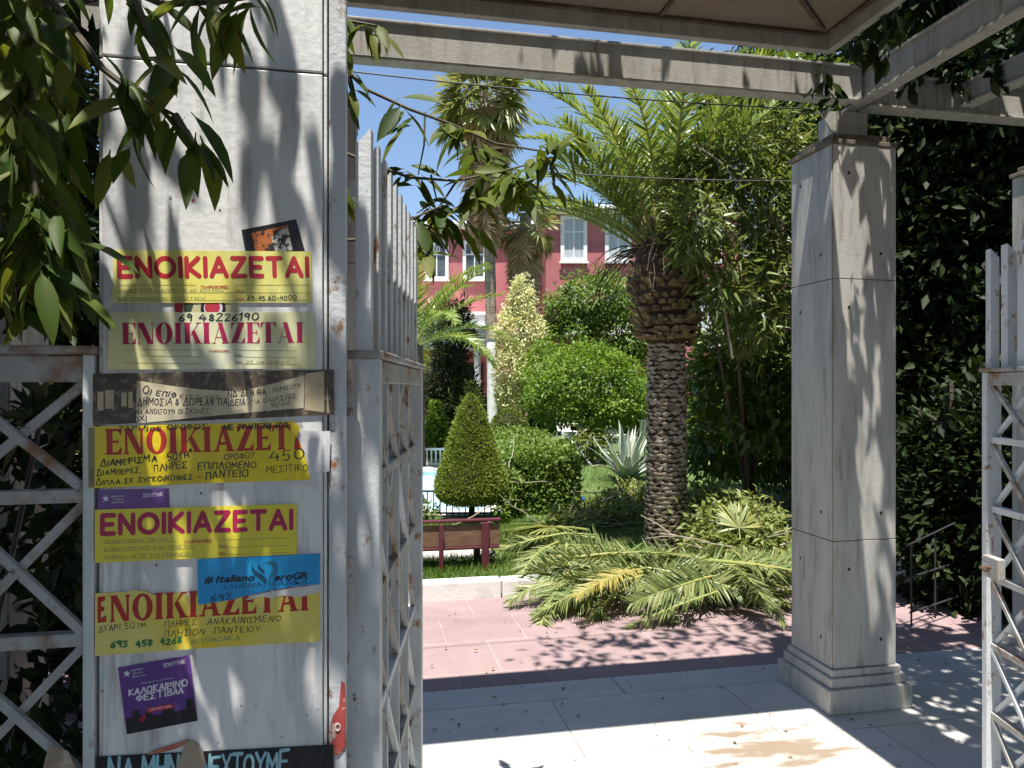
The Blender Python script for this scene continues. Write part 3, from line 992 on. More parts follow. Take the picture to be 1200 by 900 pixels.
def line_font(s, off=0.0, jitter=0.0, italic=0.0, gap=.09, rng=random):
    """a line of font letters: vertices (x, y) with cap height 1"""
    V, F, x = [], [], 0.0
    for ch in s:
        if ch == ' ':
            x += .34
            continue
        vs, fs = font_glyph(ch, off)
        if not vs:
            continue
        x0 = min(p[0] for p in vs); x1 = max(p[0] for p in vs)
        sc = 1 / .73
        an = rng.uniform(-jitter, jitter) * .35
        ss = 1 + rng.uniform(-jitter, jitter) * .35
        dy = rng.uniform(-jitter, jitter) * .22
        n = len(V)
        for px, py in vs:
            qx, qy = (px - x0) * sc * ss, py * sc * ss
            V.append((x + qx * math.cos(an) - qy * math.sin(an) + italic * qy, dy + qx * math.sin(an) + qy * math.cos(an)))
        F += [tuple(i + n for i in f) for f in fs]
        x += (x1 - x0) * sc * ss + gap
    return V, F


def capsule(a, b, r, n=5):
    a, b = Vector(a), Vector(b)
    d = (b - a)
    t = math.atan2(d.y, d.x) if d.length > 1e-6 else 0
    pts = []
    for k in range(n + 1):
        q = t - math.pi / 2 + math.pi * k / n
        pts.append((b.x + r * math.cos(q), b.y + r * math.sin(q)))
    for k in range(n + 1):
        q = t + math.pi / 2 + math.pi * k / n
        pts.append((a.x + r * math.cos(q), a.y + r * math.sin(q)))
    return pts


def arc(cx, cy, rx, ry, a0, a1, n=12):
    return [(cx + rx * math.cos(R(a0 + (a1 - a0) * k / n)), cy + ry * math.sin(R(a0 + (a1 - a0) * k / n))) for k in range(n + 1)]


HAND = {
    'Α': [[(0, 0), (.3, 1), (.6, 0)], [(.12, .35), (.5, .35)]], 'Β': [[(0, 0), (0, 1), (.38, .95), (.42, .7), (.1, .52), (.5, .4), (.48, .1), (0, 0)]],
    'Γ': [[(0, 0), (0, 1), (.5, 1)]], 'Δ': [[(0, 0), (.3, 1), (.6, 0), (0, 0)]], 'Ε': [[(.5, 1), (0, .97), (0, .03), (.5, 0)], [(0, .5), (.4, .5)]],
    'Ζ': [[(0, 1), (.55, 1), (0, 0), (.55, 0)]], 'Η': [[(0, 0), (0, 1)], [(.5, 0), (.5, 1)], [(0, .5), (.5, .5)]], 'Θ': [arc(.32, .5, .32, .5, 90, 450), [(.1, .5), (.55, .5)]],
    'Ι': [[(.05, 0), (.05, 1)]], 'Κ': [[(0, 0), (0, 1)], [(.5, 1), (.02, .45), (.55, 0)]], 'Λ': [[(0, 0), (.3, 1), (.6, 0)]], 'Μ': [[(0, 0), (.05, 1), (.35, .35), (.65, 1), (.7, 0)]],
    'Ν': [[(0, 0), (.03, 1), (.5, 0), (.53, 1)]], 'Ξ': [[(0, 1), (.5, 1)], [(.06, .5), (.44, .5)], [(0, 0), (.5, 0)]], 'Ο': [arc(.32, .5, .32, .5, 80, 440)],
    'Π': [[(0, 0), (0, 1), (.5, 1), (.5, 0)]], 'Ρ': [[(0, 0), (0, 1), (.4, .95), (.45, .7), (.35, .5), (.02, .48)]], 'Σ': [[(.55, 1), (0, 1), (.3, .5), (0, 0), (.55, 0)]],
    'Τ': [[(0, 1), (.6, 1)], [(.3, 1), (.3, 0)]], 'Υ': [[(0, 1), (.28, .5), (.55, 1)], [(.28, .5), (.26, 0)]], 'Φ': [arc(.34, .55, .34, .32, 90, 450), [(.34, 1.05), (.34, 0)]],
    'Χ': [[(0, 1), (.5, 0)], [(.5, 1), (0, 0)]], 'Ω': [[(0, 0), (.2, .05)] + arc(.34, .58, .34, .42, 230, -50) + [(.48, .05), (.68, 0)]], '&': [[(.55, 0), (.15, .7), (.25, 1), (.42, .8), (.02, .25), (.2, 0), (.55, .4)]],
    '0': [arc(.28, .5, .28, .5, 90, 450)], '1': [[(.0, .75), (.2, 1), (.2, 0)]], '2': [[(0, .8), (.2, 1), (.45, .8), (.3, .45), (0, 0), (.5, 0)]], '3': [[(0, .95), (.4, .95), (.2, .55), (.45, .3), (.25, 0), (0, .08)]],
    '4': [[(.3, 1), (0, .38), (.55, .38)], [(.42, .7), (.42, 0)]], '5': [[(.5, 1), (.08, 1), (.02, .55), (.35, .6), (.48, .3), (.3, 0), (0, .06)]], '6': [[(.4, 1), (.08, .5), (.05, .15), (.3, 0), (.48, .25), (.3, .5), (.06, .35)]],
    '7': [[(0, 1), (.5, 1), (.15, 0)]], '8': [[(.25, .52), (.05, .75), (.25, 1), (.45, .75), (.25, .52), (.02, .25), (.25, 0), (.48, .25), (.25, .52)]], '9': [[(.45, .7), (.22, .5), (.02, .75), (.22, 1), (.45, .8), (.4, 0)]],
    '-': [[(0, .45), (.4, .45)]], '/': [[(0, 0), (.4, 1)]], '²': [[(0, 1.05), (.15, 1.2), (.25, 1.05), (0, .8), (.28, .8)]], ',': [[(.05, .1), (0, -.15)]], '.': [[(.02, 0), (.04, .03)]], ':': [[(.02, .1), (.04, .13)], [(.02, .7), (.04, .73)]],
}
ACC = str.maketrans('άέήίόύώϊς', 'αεηιουωισ')


def line_hand(s, wt=.06, jit=.08, seed=1, slant=.08):
    """a line written by hand with a pen of radius wt (cap height 1)"""
    rg = random.Random(seed * 131 + len(s))
    V, F, ox, cnt = [], [], 0.0, 0
    for ch in s:
        if ch == ' ':
            ox += rg.uniform(.35, .55); continue
        low = ch.islower()
        st = HAND.get(ch.translate(ACC).upper())
        if not st:
            continue
        hgt = rg.uniform(.62, .78) if low else rg.uniform(.88, 1.1)
        wd = rg.uniform(.85, 1.15) * (.85 if low else 1)
        dy, an = rg.uniform(-jit, jit), rg.uniform(-jit, jit) * .8
        mx = 0
        for ln in st:
            P = [(x * wd + rg.uniform(-jit, jit) * .35, y * hgt + rg.uniform(-jit, jit) * .35) for x, y in ln]
            P = [(x + (slant + an) * y, y + dy - an * x) for x, y in P]
            for a, b in zip(P[:-1], P[1:]):
                pc = capsule(a, b, wt * rg.uniform(.85, 1.15), 4)
                n = len(V)
                V += [(ox + x, y, cnt % 11) for x, y in pc]
                F.append(tuple(range(n, n + len(pc))))
                cnt += 1
            mx = max(mx, max(x for x, y in P))
        ox += mx + rg.uniform(.14, .26)
    return V, F


ROUND = {
    'Ε': ([[(.5, 1), (0, 1), (0, 0), (.5, 0)], [(0, .5), (.42, .5)]], .5), 'Ν': ([[(0, 0), (0, 1), (.56, 0), (.56, 1)]], .56), 'Ο': ([arc(.40, .5, .40, .5, 0, 360, 26)], .80), 'Ι': ([[(0, 0), (0, 1)]], 0),
    'Κ': ([[(0, 0), (0, 1)], [(.52, 1), (.05, .47), (.56, 0)]], .56), 'Α': ([[(0, 0), (.34, 1), (.68, 0)], [(.14, .30), (.54, .30)]], .68), 'Ζ': ([[(0, 1), (.56, 1), (0, 0), (.58, 0)]], .58), 'Τ': ([[(0, 1), (.62, 1)], [(.31, 1), (.31, 0)]], .62),
}


def line_round(s, r=.105):
    """heavy rounded capitals"""
    V, F, ox, cnt = [], [], r, 0
    for ch in s:
        st, wd = ROUND[ch]
        for ln in st:
            for a, b in zip(ln[:-1], ln[1:]):
                q = lambda p: (p[0], r + p[1] * (1 - 2 * r))
                pc = capsule(q(a), q(b), r, 6)
                n = len(V)
                V += [(ox + x, y, cnt % 12) for x, y in pc]
                F.append(tuple(range(n, n + len(pc))))
                cnt += 1
        ox += wd + 2 * r + .075
    return V, F


def line_slab(s, stem=.24, hair=.07, serif=.09, sh=.06):
    """a line of hand-cut serif capitals (fat stems, thin hairlines)"""
    V, F, ox = [], [], 0.0
    pieces = []
    def rect(x0, x1, y0, y1):
        pieces.append([(x0, y0), (x1, y0), (x1, y1), (x0, y1)])
    def serifs(x0, x1, top=True, bot=True):
        if bot: pieces.append([(x0 - serif, 0), (x1 + serif, 0), (x1, sh * 1.6), (x0, sh * 1.6)])
        if top: pieces.append([(x0, 1 - sh * 1.6), (x1, 1 - sh * 1.6), (x1 + serif, 1), (x0 - serif, 1)])
    out = []
    for ch in s:
        pieces = []
        if ch in 'EΕ':
            rect(serif, serif + stem, 0, 1); serifs(serif, serif + stem)
            wd = serif + stem + .36
            rect(serif + stem, wd, 1 - hair, 1); rect(serif + stem, wd, 0, hair); rect(serif + stem, wd - .12, .5 - hair / 2, .5 + hair / 2)
            pieces.append([(wd - .14, 1 - hair), (wd, .70), (wd, 1)]); pieces.append([(wd - .16, hair), (wd, 0), (wd, .32)])
            pieces.append([(wd - .20, .5), (wd - .12, .36), (wd - .12, .64)])
        elif ch in 'NΝ':
            wd = .86
            h = max(hair, .05)
            rect(serif, serif + h, 0, 1); rect(wd - serif - h, wd - serif, 0, 1)
            pieces.append([(serif - .04, 1), (wd - serif - stem * .95, 0), (wd - serif, 0), (serif + stem * 1.0, 1)])
            serifs(serif, serif + h, False, True); serifs(wd - serif - h, wd - serif, True, False)
        elif ch in 'OΟ':
            wd = .84
            n = 28
            for k in range(n):
                a, c = 2 * math.pi * k / n, 2 * math.pi * (k + 1) / n
                o = lambda t: (wd / 2 + wd / 2 * math.cos(t), .5 + .52 * math.sin(t))
                i = lambda t: (wd / 2 + (wd / 2 - stem) * math.cos(t), .5 + (.52 - hair) * math.sin(t))
                pieces.append([o(a), o(c), i(c), i(a)])
        elif ch in 'IΙ':
            rect(serif, serif + stem, 0, 1); serifs(serif, serif + stem); wd = stem + 2 * serif
        elif ch in 'KΚ':
            wd = .90
            rect(serif, serif + stem, 0, 1); serifs(serif, serif + stem)
            pieces.append([(serif + stem, .36), (serif + stem + .03, .30 + hair * 1.6), (wd - .08, 1), (wd - .08 - hair * 1.4, 1)])
            pieces.append([(serif + stem + .06, .56), (wd - stem * 1.02, 0), (wd, 0), (serif + stem + .06 + stem * .62, .68)])
            pieces.append([(wd - .26, 1 - sh), (wd + .0, 1 - sh), (wd + .0, 1), (wd - .26, 1)])
            pieces.append([(wd - stem - .08, 0), (wd + .05, 0), (wd + .05, sh), (wd - stem - .08, sh)])
        elif ch in 'AΑ':
            wd = .92
            pieces.append([(.09, 0), (.09 + hair, 0), (wd / 2 + hair * .2, 1), (wd / 2 - hair * .8, 1)])
            pieces.append([(wd - .07 - stem, 0), (wd - .07, 0), (wd / 2 + stem * .28, 1), (wd / 2 - stem * .55, 1)])
            rect(.22, wd - .20 - stem * .6, .27, .27 + hair)
            pieces.append([(0, 0), (.09 + hair + serif, 0), (.09 + hair + serif, sh), (0, sh)])
            pieces.append([(wd - .07 - stem - serif, 0), (wd, 0), (wd, sh), (wd - .07 - stem - serif, sh)])
        elif ch in 'ZΖ':
            wd = .72
            rect(.02, wd, 1 - hair, 1); rect(0, wd, 0, hair)
            pieces.append([(0, 0), (stem * 1.15, 0), (wd, 1), (wd - stem * 1.15, 1)])
            pieces.append([(.02, .70), (.18, 1 - hair), (.02, 1)]); pieces.append([(wd - .18, hair), (wd, 0), (wd, .30)])
        elif ch in 'TΤ':
            wd = .80
            rect(wd / 2 - stem / 2, wd / 2 + stem / 2, 0, 1); serifs(wd / 2 - stem / 2, wd / 2 + stem / 2, False, True)
            rect(0, wd, 1 - hair, 1)
            pieces.append([(0, .70), (.16, 1 - hair), (0, 1)]); pieces.append([(wd - .16, 1 - hair), (wd, .70), (wd, 1)])
        for j, pc in enumerate(pieces):
            n = len(V)
            area = sum(pc[i][0] * pc[(i + 1) % len(pc)][1] - pc[(i + 1) % len(pc)][0] * pc[i][1] for i in range(len(pc)))
            if area < 0:
                pc = pc[::-1]
            V += [(ox + x, y, (j % 9)) for x, y in pc]
            F.append(tuple(range(n, n + len(pc))))
        ox += wd + .07
    return V, F


def sticker_material(name, base, fade=None, sheen=0.35):
    ly = [(tuple(c * .86 for c in base), 18, (1, 1, 1), .45, .75)]
    if fade:
        ly.append((fade, 5.5, (1, 1, 1), .44, .64))
    return material(name, base, sheen, ly, bump=.6, bump_scale=16, bump_stretch=(1, 1, .45))


class Sticker:
    level = 0
    def __init__(self, name, label, cat, quad, base, fade=None, layer=1, group=None, mat=None, outline=None):
        """quad: corners in photo pixels TL TR BR BL; outline: other silhouette (pixels, going round) for torn paper"""
        c = [pp(*q) for q in quad]
        cu, cz = sum(p[0] for p in c) / 4, sum(p[1] for p in c) / 4
        roll = math.atan2((c[1][1] - c[0][1]) + (c[2][1] - c[3][1]), (c[1][0] - c[0][0]) + (c[2][0] - c[3][0]))
        self.c, self.s = math.cos(roll), math.sin(roll)
        self.cu, self.cz = cu, cz
        mb = MB()
        rng = random.Random(len(label))
        if outline:
            pts = [self.local(*p) for p in outline]
            cx, cz2 = sum(p[0] for p in pts) / len(pts), sum(p[1] for p in pts) / len(pts)
            mb.v = [(x, rng.uniform(-.00004, .00004), z) for x, z in pts]
            mb.f = [tuple(range(len(pts)))]
        else:
            nx, nz = 14, 5
            L = [self.local(*p) for p in quad]
            for j in range(nz + 1):
                for i in range(nx + 1):
                    a, b = i / nx, j / nz
                    x = (L[0][0] * (1 - a) + L[1][0] * a) * (1 - b) + (L[3][0] * (1 - a) + L[2][0] * a) * b
                    z = (L[0][1] * (1 - a) + L[1][1] * a) * (1 - b) + (L[3][1] * (1 - a) + L[2][1] * a) * b
                    mb.v.append((x, rng.uniform(-.00005, .00005), z))
            for j in range(nz):
                for i in range(nx):
                    a = j * (nx + 1) + i
                    mb.f.append((a, a + nx + 1, a + nx + 2, a + 1))
        self.y = -.0009 * layer
        self.o = mb.build(name, mat or sticker_material(name + '_paper', base, fade))
        self.o.location = UV(cu, PV + self.y, cz)
        self.o.rotation_euler = (0, -roll, THETA)
        tag(self.o, label, cat, group)

    def local(self, x, y):
        u, z = pp(x, y)
        du, dz = u - self.cu, z - self.cz
        return du * self.c + dz * self.s, -du * self.s + dz * self.c

    def put(self, VF_, a, b, h, mat, name='lettering', depth=.0008):
        """lay a line of letters along the pixel baseline a-b with cap height h (pixels)"""
        V, F = VF_
        x0, x1 = min(p[0] for p in V), max(p[0] for p in V)
        A, B = Vector(self.local(*a)), Vector(self.local(*b))
        d = B - A
        up = Vector((-d.y, d.x)).normalized()
        hh = (Vector(self.local(a[0], a[1] - h)) - A).length
        mb = MB()
        for p in V:
            q = A + d * ((p[0] - x0) / (x1 - x0)) + up * p[1] * hh
            e = depth * .3 + (p[2] * .000012 if len(p) > 2 else 0)
            mb.v.append((q.x, -e, q.y))
        mb.f = list(F)
        return mb.build(name, mat, self.o)

    def poly(self, pts, mat, name, depth=.0006):
        L = [self.local(*p) for p in pts]
        mb = MB(); mb.add([(x, -depth * .3, z) for x, z in L], [tuple(range(len(L)))])
        return mb.build(name, mat, self.o)

    def rules(self, lines, mat, th=.6, name='ruled_line'):
        mb = MB()
        for (x0, y0, x1, y1) in lines:
            q = [(x0, y0), (x1, y1), (x1, y1 + th), (x0, y0 + th)]
            L = [self.local(*p) for p in q]
            mb.add([(x, -.0002, z) for x, z in L], [(3, 2, 1, 0)])
        return mb.build(name, mat, self.o)


INK = {
    'red': material('ink_red', (0.50, 0.020, 0.035), .45, [((0.42, 0.03, 0.05), 20, (1, 1, 1), .4, .7)]),
    'crimson': material('ink_crimson', (0.42, 0.012, 0.085), .45),
    'deep': material('ink_deep_red', (0.45, 0.022, 0.018), .45),
    'pen': material('ink_pen', (0.018, 0.020, 0.03), .5),
    'fade': material('ink_faded', (0.26, 0.25, 0.13), .6),
    'green': material('ink_green', (0.02, 0.20, 0.06), .5),
    'greenfade': material('ink_green_faded', (0.14, 0.30, 0.13), .5),
    'black': material('ink_black', (0.012, 0.013, 0.016), .45),
    'white': material('ink_white', (0.72, 0.70, 0.76), .5),
    'sky': material('ink_pale_blue', (0.30, 0.55, 0.62), .5),
    'teal': material('ink_teal', (0.012, 0.085, 0.17), .45),
    'teal2': material('ink_light_teal', (0.02, 0.16, 0.27), .45),
    'bannerred': material('ink_banner_red', (0.50, 0.03, 0.06), .5),
}
WORD = 'ΕΝΟΙΚΙΑΖΕΤΑΙ'
YEL, PALE = (0.82, 0.66, 0.012), (0.72, 0.64, 0.16)

# 1 topmost pale yellow, rounded red capitals
s = Sticker('rental_sticker', 'topmost yellow rental sticker with rounded red capitals and ruled lines', 'sticker', [(133, 293), (365, 295), (366, 355), (132, 355)], (0.80, 0.76, 0.27), (0.78, 0.70, 0.13), 2, 'rental stickers on the pillar')
s.put(line_round(WORD), (138, 327), (363, 326), 27, INK['red'])
s.rules([(139, 334, 229, 334), (139, 343, 300, 343), (139, 352, 300, 352), (277, 334, 361, 334), (277, 343, 361, 343), (277, 352, 361, 352)], INK['fade'], .5)
s.put(line_font('ΠΛΗΡΟΦΟΡΙΕΣ', .03), (236, 338.5), (268, 338.5), 3.6, INK['red'])
s.put(line_font('ΠΟΣΟ', .02), (277, 343), (287, 343), 2.6, INK['red'])
s.put(line_font('ΤΗΛ:', .02), (277, 352), (287, 352), 3.0, INK['red'])
s.put(line_hand('69-45 60-4000', 0.070, .09, 1), (290, 352.3), (348, 351.2), 5.4, INK['pen'], 'handwriting')
s.put(line_hand('ΔΙΑΜΕΡΙΣΜΑ 2 ΔΩΜΑΤΙΑ ΜΕ ΚΟΥΖΙΝΑ', 0.050, .09, 2), (139, 342.3), (262, 342.3), 3.4, INK['fade'], 'handwriting')
s.put(line_hand('ΚΑΙ ΜΠΑΝΙΟ ΚΑΛΗ ΚΑΤΑΣΤΑΣΗ', 0.050, .09, 3), (139, 351.3), (240, 351.3), 3.2, INK['fade'], 'handwriting')
# scraps under the second sticker
s = Sticker('torn_sticker', 'torn strip of red, black and green round stickers between two rental stickers', 'sticker', [(204, 352), (280, 352), (280, 370), (204, 370)], (0.55, 0.50, 0.30), None, 1)
def disc(cx, cy, r, n=20, y0=None, y1=None):
    return [(cx + r * math.cos(2 * math.pi * k / n), cy - r * math.sin(2 * math.pi * k / n)) for k in range(n)]
s.poly([(204, 356), (206, 366), (214, 366), (215, 354)], INK['bannerred'], 'red_patch')
s.poly([(215, 354), (216, 366), (224, 366), (227, 356)], material('scrap_green', (0.03, 0.06, 0.03), .6), 'green_patch')
s.poly(disc(250, 362, 15), INK['black'], 'black_ring', .0005)
s.poly(disc(250, 361, 11), INK['white'], 'white_ring', .0008)
s.poly(disc(249, 360, 9), INK['bannerred'], 'red_disc', .0011)

# 2 faded sticker with fat face letters
s = Sticker('rental_sticker', 'faded pale rental sticker with fat crimson serif capitals and a phone number above', 'sticker', [(129, 366), (369, 366), (371, 432), (126, 433)], (0.76, 0.74, 0.36), (0.68, 0.72, 0.60), 2, 'rental stickers on the pillar')
s.put(line_slab(WORD, .27, .035, .07, .035), (143, 403.5), (356, 401.5), 25, INK['crimson'])
s.put(line_hand('69 48226190', 0.070, .09, 4), (210, 377), (304, 375.5), 8.5, INK['pen'], 'handwriting')
s.rules([(166, 409.5, 238, 410), (166, 417, 238, 418), (145, 425, 240, 426), (276, 410, 348, 411), (276, 418, 348, 419), (276, 426, 348, 427)], INK['fade'], .5)
s.put(line_font('ΠΛΗΡΟΦΟΡΙΕΣ', .02), (245, 413), (270, 413), 2.6, INK['red'])
s.put(line_font('ΠΟΣΟ', .02), (276, 418), (284, 418), 2.4, INK['pen'])
s.put(line_font('ΤΗΛ.', .02), (276, 426), (284, 426), 2.4, INK['pen'])
s.put(line_hand('25 τμ ισόγειο', 0.050, .09, 5), (288, 426.5), (340, 426), 4.0, INK['fade'], 'handwriting')

# 3 sepia photo poster with a cloth banner
sep = material('sepia_photo', (0.075, 0.058, 0.042), .5, [((0.26, 0.20, 0.14), 60, (1, 1, 1), .52, .62, 8), ((0.03, 0.024, 0.02), 22, (1, 1, 1), .5, .62)])
s = Sticker('photo_poster', 'brown sepia photo poster of a crowd holding a handwritten cloth banner', 'poster', [(109, 438), (391, 433), (391, 486), (107, 498)], (0.1, .08, .06), None, 3, None, sep)
pal = material('sepia_pale', (0.52, 0.43, 0.28), .55, [((0.36, 0.29, 0.18), 24, (1, 1, 1), .45, .7)])
clo = material('sepia_cloth', (0.62, 0.54, 0.38), .6, [((0.46, 0.39, 0.26), 22, (1, 1, 1), .45, .7)])
for (x0, x1, y0, y1) in ((115, 122, 459, 481), (124, 134, 457, 479), (143, 149, 460, 476), (151, 156, 459, 478)):
    s.poly([(x0, y0), (x1, y0), (x1, y1), (x0, y1)], pal, 'photo_house', .0006)
s.poly([(358, 438), (382, 434.5), (386, 484), (357, 480)], pal, 'photo_wall', .0005)
s.poly([(380, 434.6), (383.5, 434.4), (383, 484.5), (380, 484)], sep, 'photo_post', .0008)
cl = s.poly([(161, 446), (200, 452), (232, 456), (280, 459), (322, 449), (357, 440), (356, 478), (318, 481), (280, 484.5), (236, 488.5), (196, 493), (160, 496)], clo, 'cloth_banner', .0010)
s.put(line_hand('Οι επιθ', 0.070, .09, 6), (167, 460), (207, 466), 8.5, INK['pen'], 'handwriting', .0014)
s.put(line_hand('έσεις της', 0.050, .09, 7), (211, 467), (258, 467), 5.5, INK['pen'], 'handwriting', .0014)
s.put(line_hand('ΝΔ δεν θα', 0.070, .09, 8), (267, 466), (312, 461.5), 8.0, INK['pen'], 'handwriting', .0014)
s.put(line_hand('περάσουν', 0.050, .09, 9), (320, 459.5), (353, 453.5), 6.5, INK['pen'], 'handwriting', .0014)
s.put(line_hand('ΔΗΜΟΣΙΑ & ΔΩΡΕΑΝ ΠΑΙΔΕΙΑ', 0.070, .09, 10), (161, 474.5), (288, 475), 8.0, INK['pen'], 'handwriting', .0014)
s.put(line_hand('για όλους/ες', 0.050, .09, 11), (294, 474), (348, 466.5), 6.5, INK['pen'], 'handwriting', .0014)
s.put(line_hand('ΝΑ ΑΝΟΙΞΟΥΝ ΟΙ ΣΧΟΛΕΣ', 0.070, .09, 12), (159, 485), (246, 484.5), 5.5, INK['pen'], 'handwriting', .0014)
s.put(line_hand('ΠΡΟΣΤΑΣΙΑΣ', 0.070, .09, 13), (318, 477.5), (341, 473.5), 4.5, INK['pen'], 'handwriting', .0014)
s.put(line_hand('ΟΧΙ', 0.070, .09, 14), (157, 494.5), (173, 493.5), 6.5, INK['pen'], 'handwriting', .0014)

# white torn paper behind the bright yellow sticker
Sticker('torn_paper', 'white torn paper backing behind the bright yellow sticker', 'paper', [(300, 505), (388, 504), (386, 568), (300, 572)], (0.66, 0.66, 0.68), None, 1,
        outline=[(300, 572), (364, 568), (368, 574), (372, 566), (370, 556), (386, 552), (387, 505), (352, 505), (300, 520)][::-1])
# 4 bright yellow with torn right end
s = Sticker('rental_sticker', 'bright yellow rental sticker torn at its right end, with black marker handwriting', 'sticker', [(104, 500), (350, 493), (364, 563), (104, 572)], YEL, (0.68, 0.50, 0.01), 4, 'rental stickers on the pillar',
            outline=[(105, 500), (342, 493.5), (349, 497), (352, 503), (348, 511), (352, 519), (357, 532), (360, 544), (364, 562), (240, 566), (104, 572)][::-1])
s.put(line_slab('ΕΝΟΙΚΙΑΖΕΤ', .24, .10, .07, .07), (124, 533), (341, 526.5), 30.5, INK['deep'])
s.poly([(344.5, 526.5), (346.5, 511), (350, 514.5), (353.5, 526)], INK['deep'], 'lettering', .0009)
s.rules([(104.5, 501, 112, 501)], INK['fade'], 70)
s.put(line_hand('2ΑΡΙ 5ος ΟΡΟΦΟΣ', 0.070, .09, 15), (140, 505), (244, 503), 6, INK['black'], 'handwriting', .0016)
s.put(line_hand('ΜΕ ΤΡΑΠΕΖΙΑ 600', 0.105, .09, 16), (262, 504), (338, 501), 6, INK['black'], 'handwriting', .0016)
s.put(line_hand('Διαμέρισμα', 0.070, .09, 17), (118, 546), (185, 539.5), 9, INK['black'], 'handwriting')
s.put(line_hand('50τμ²', 0.070, .09, 18), (197, 540), (227, 535), 8.5, INK['black'], 'handwriting')
s.put(line_hand('ΟΡΟΦΟΥ', 0.070, .09, 19), (263, 539), (300, 536.5), 7, INK['black'], 'handwriting')
s.put(line_hand('Διαμπερές,', 0.070, .09, 20), (114, 557.5), (166, 553.5), 8, INK['black'], 'handwriting')
s.put(line_hand('ΠΛΗΡΕΣ', 0.070, .09, 21), (181, 552.5), (221, 547.5), 7.5, INK['black'], 'handwriting')
s.put(line_hand('ΕΠΙΠΛΩΜΕΝΟ', 0.070, .09, 22), (232, 550), (301, 547.5), 7.5, INK['black'], 'handwriting')
s.put(line_hand('Δίπλα σε συγκοινωνίες', 0.070, .09, 23), (113, 568), (227, 561), 7.5, INK['black'], 'handwriting')
s.put(line_hand('- ΠΑΝΤΕΙΟ', 0.070, .09, 24), (231, 562), (292, 557.5), 8, INK['black'], 'handwriting')
s.put(line_hand('450', 0.050, .09, 25), (316, 541), (358, 536), 11.5, INK['pen'], 'handwriting')
s.put(line_hand('ΜΕΣΙΤΙΚΟ', 0.050, .09, 26), (312, 554), (362, 551), 7.5, INK['pen'], 'handwriting')
for k in range(9):
    pass
s.rules([(107, 549 + 1.9 * k, 110, 549 + 1.9 * k) for k in range(9)], INK['pen'], .9, 'barcode')


def star(s, cx, cy, r, mat):
    pts = [(cx + (r if k % 2 == 0 else r * .45) * math.sin(math.pi * k / 5), cy - (r if k % 2 == 0 else r * .45) * math.cos(math.pi * k / 5)) for k in range(10)]
    s.poly(pts[::-1], mat, 'star_emblem', .0008)
PUR = (0.145, 0.055, 0.27)
# 5 purple strip
s = Sticker('festival_flyer', 'top strip of a purple festival flyer with a white star, above a yellow sticker', 'flyer', [(115, 574), (198, 572), (199, 598), (115, 600)], PUR, None, 3, 'purple festival flyers')
star(s, 124.5, 584, 4.6, INK['white'])
s.put(line_font('ΔΗΜΟΚΡΑΤΙΚΗ', .01), (131, 582.5), (146, 582), 1.8, INK['white'])
s.put(line_font('ΣΥΝΟΔΟΣ', .01), (133, 586), (145, 585.5), 1.8, INK['white'])
s.put(line_font('ΝΕΟΛΑΙΑ', .01), (131, 589.5), (147, 588.5), 1.6, INK['white'])
s.put(line_hand('ΣΠΟΥΤΝΙΚ', .09, .02, 8, 0), (168, 582.5), (192, 581), 4.2, INK['white'])
# 6 yellow sticker with rounded pink-red letters
s = Sticker('rental_sticker', 'plain yellow rental sticker with rounded pinkish red capitals, below the purple strip', 'sticker', [(112, 597), (348, 590), (348, 649), (112, 659)], (0.82, 0.70, 0.05), (0.76, 0.65, 0.07), 4, 'rental stickers on the pillar')
s.put(line_round(WORD), (118, 628), (344, 621), 27, INK['crimson'])
s.rules([(121, 636.5, 208, 633.5), (121, 645.5, 229, 642), (121, 654.5, 229, 650.5), (258, 632, 338, 629.5), (258, 641, 338, 638.5), (258, 649.5, 338, 646.5)], INK['fade'], .5)
s.put(line_font('ΠΛΗΡΟΦΟΡΙΕΣ', .03), (217, 636.5), (249, 635), 3.6, INK['red'])
s.put(line_font('ΠΟΣΟ', .02), (257, 641), (267, 640.7), 2.8, INK['red'])
s.put(line_font('ΤΗΛ.', .02), (257, 649.8), (266, 649.5), 3.0, INK['red'])
s.put(line_hand('ΔΙΑΜΕΡΙΣΜΑ 70 τμ', 0.050, .09, 27), (123, 636), (196, 633.5), 3.8, INK['fade'], 'handwriting')
s.put(line_hand('ΕΠΙΠΛΩΜΕΝΟ ΚΑΙ ΑΝΕΤΟ', 0.050, .09, 28), (123, 645), (226, 641), 3.8, INK['fade'], 'handwriting')
s.put(line_hand('ΠΑΝΩ ΑΠΟ ΤΟ ΠΑΡΚΟ', 0.050, .09, 29), (123, 654), (222, 650), 3.6, INK['fade'], 'handwriting')
# 8 pale yellow torn sticker
s8 = Sticker('rental_sticker', 'lowest yellow rental sticker, torn along the top, with a green inked phone number', 'sticker', [(112, 694), (375, 689), (375, 751), (112, 768)], (0.80, 0.70, 0.20), (0.80, 0.60, 0.03), 3, 'rental stickers on the pillar',
             outline=[(112, 694.5), (150, 693), (155, 691), (170, 692), (180, 696), (186, 698), (190, 695), (216, 694), (222, 700), (226, 695), (232, 697), (300, 699), (312, 696), (318, 700), (330, 697), (352, 699), (375, 693), (375, 751), (240, 759), (112, 768)][::-1])
s8.put(line_slab(WORD[1:], .24, .10, .07, .07), (129, 728.5), (362, 714.5), 31, INK['deep'])
s8.poly([(115, 699), (124, 698), (124, 703), (119, 705), (119, 709), (123, 711), (123, 715), (119, 716), (119, 724), (125, 720), (125.5, 728), (115, 729.5)][::-1], INK['deep'], 'lettering', .0009)
s8.put(line_hand('ΔΥΑΡΙ 50τμ', 0.050, .09, 30), (116, 740), (172, 735), 7.5, INK['pen'], 'handwriting')
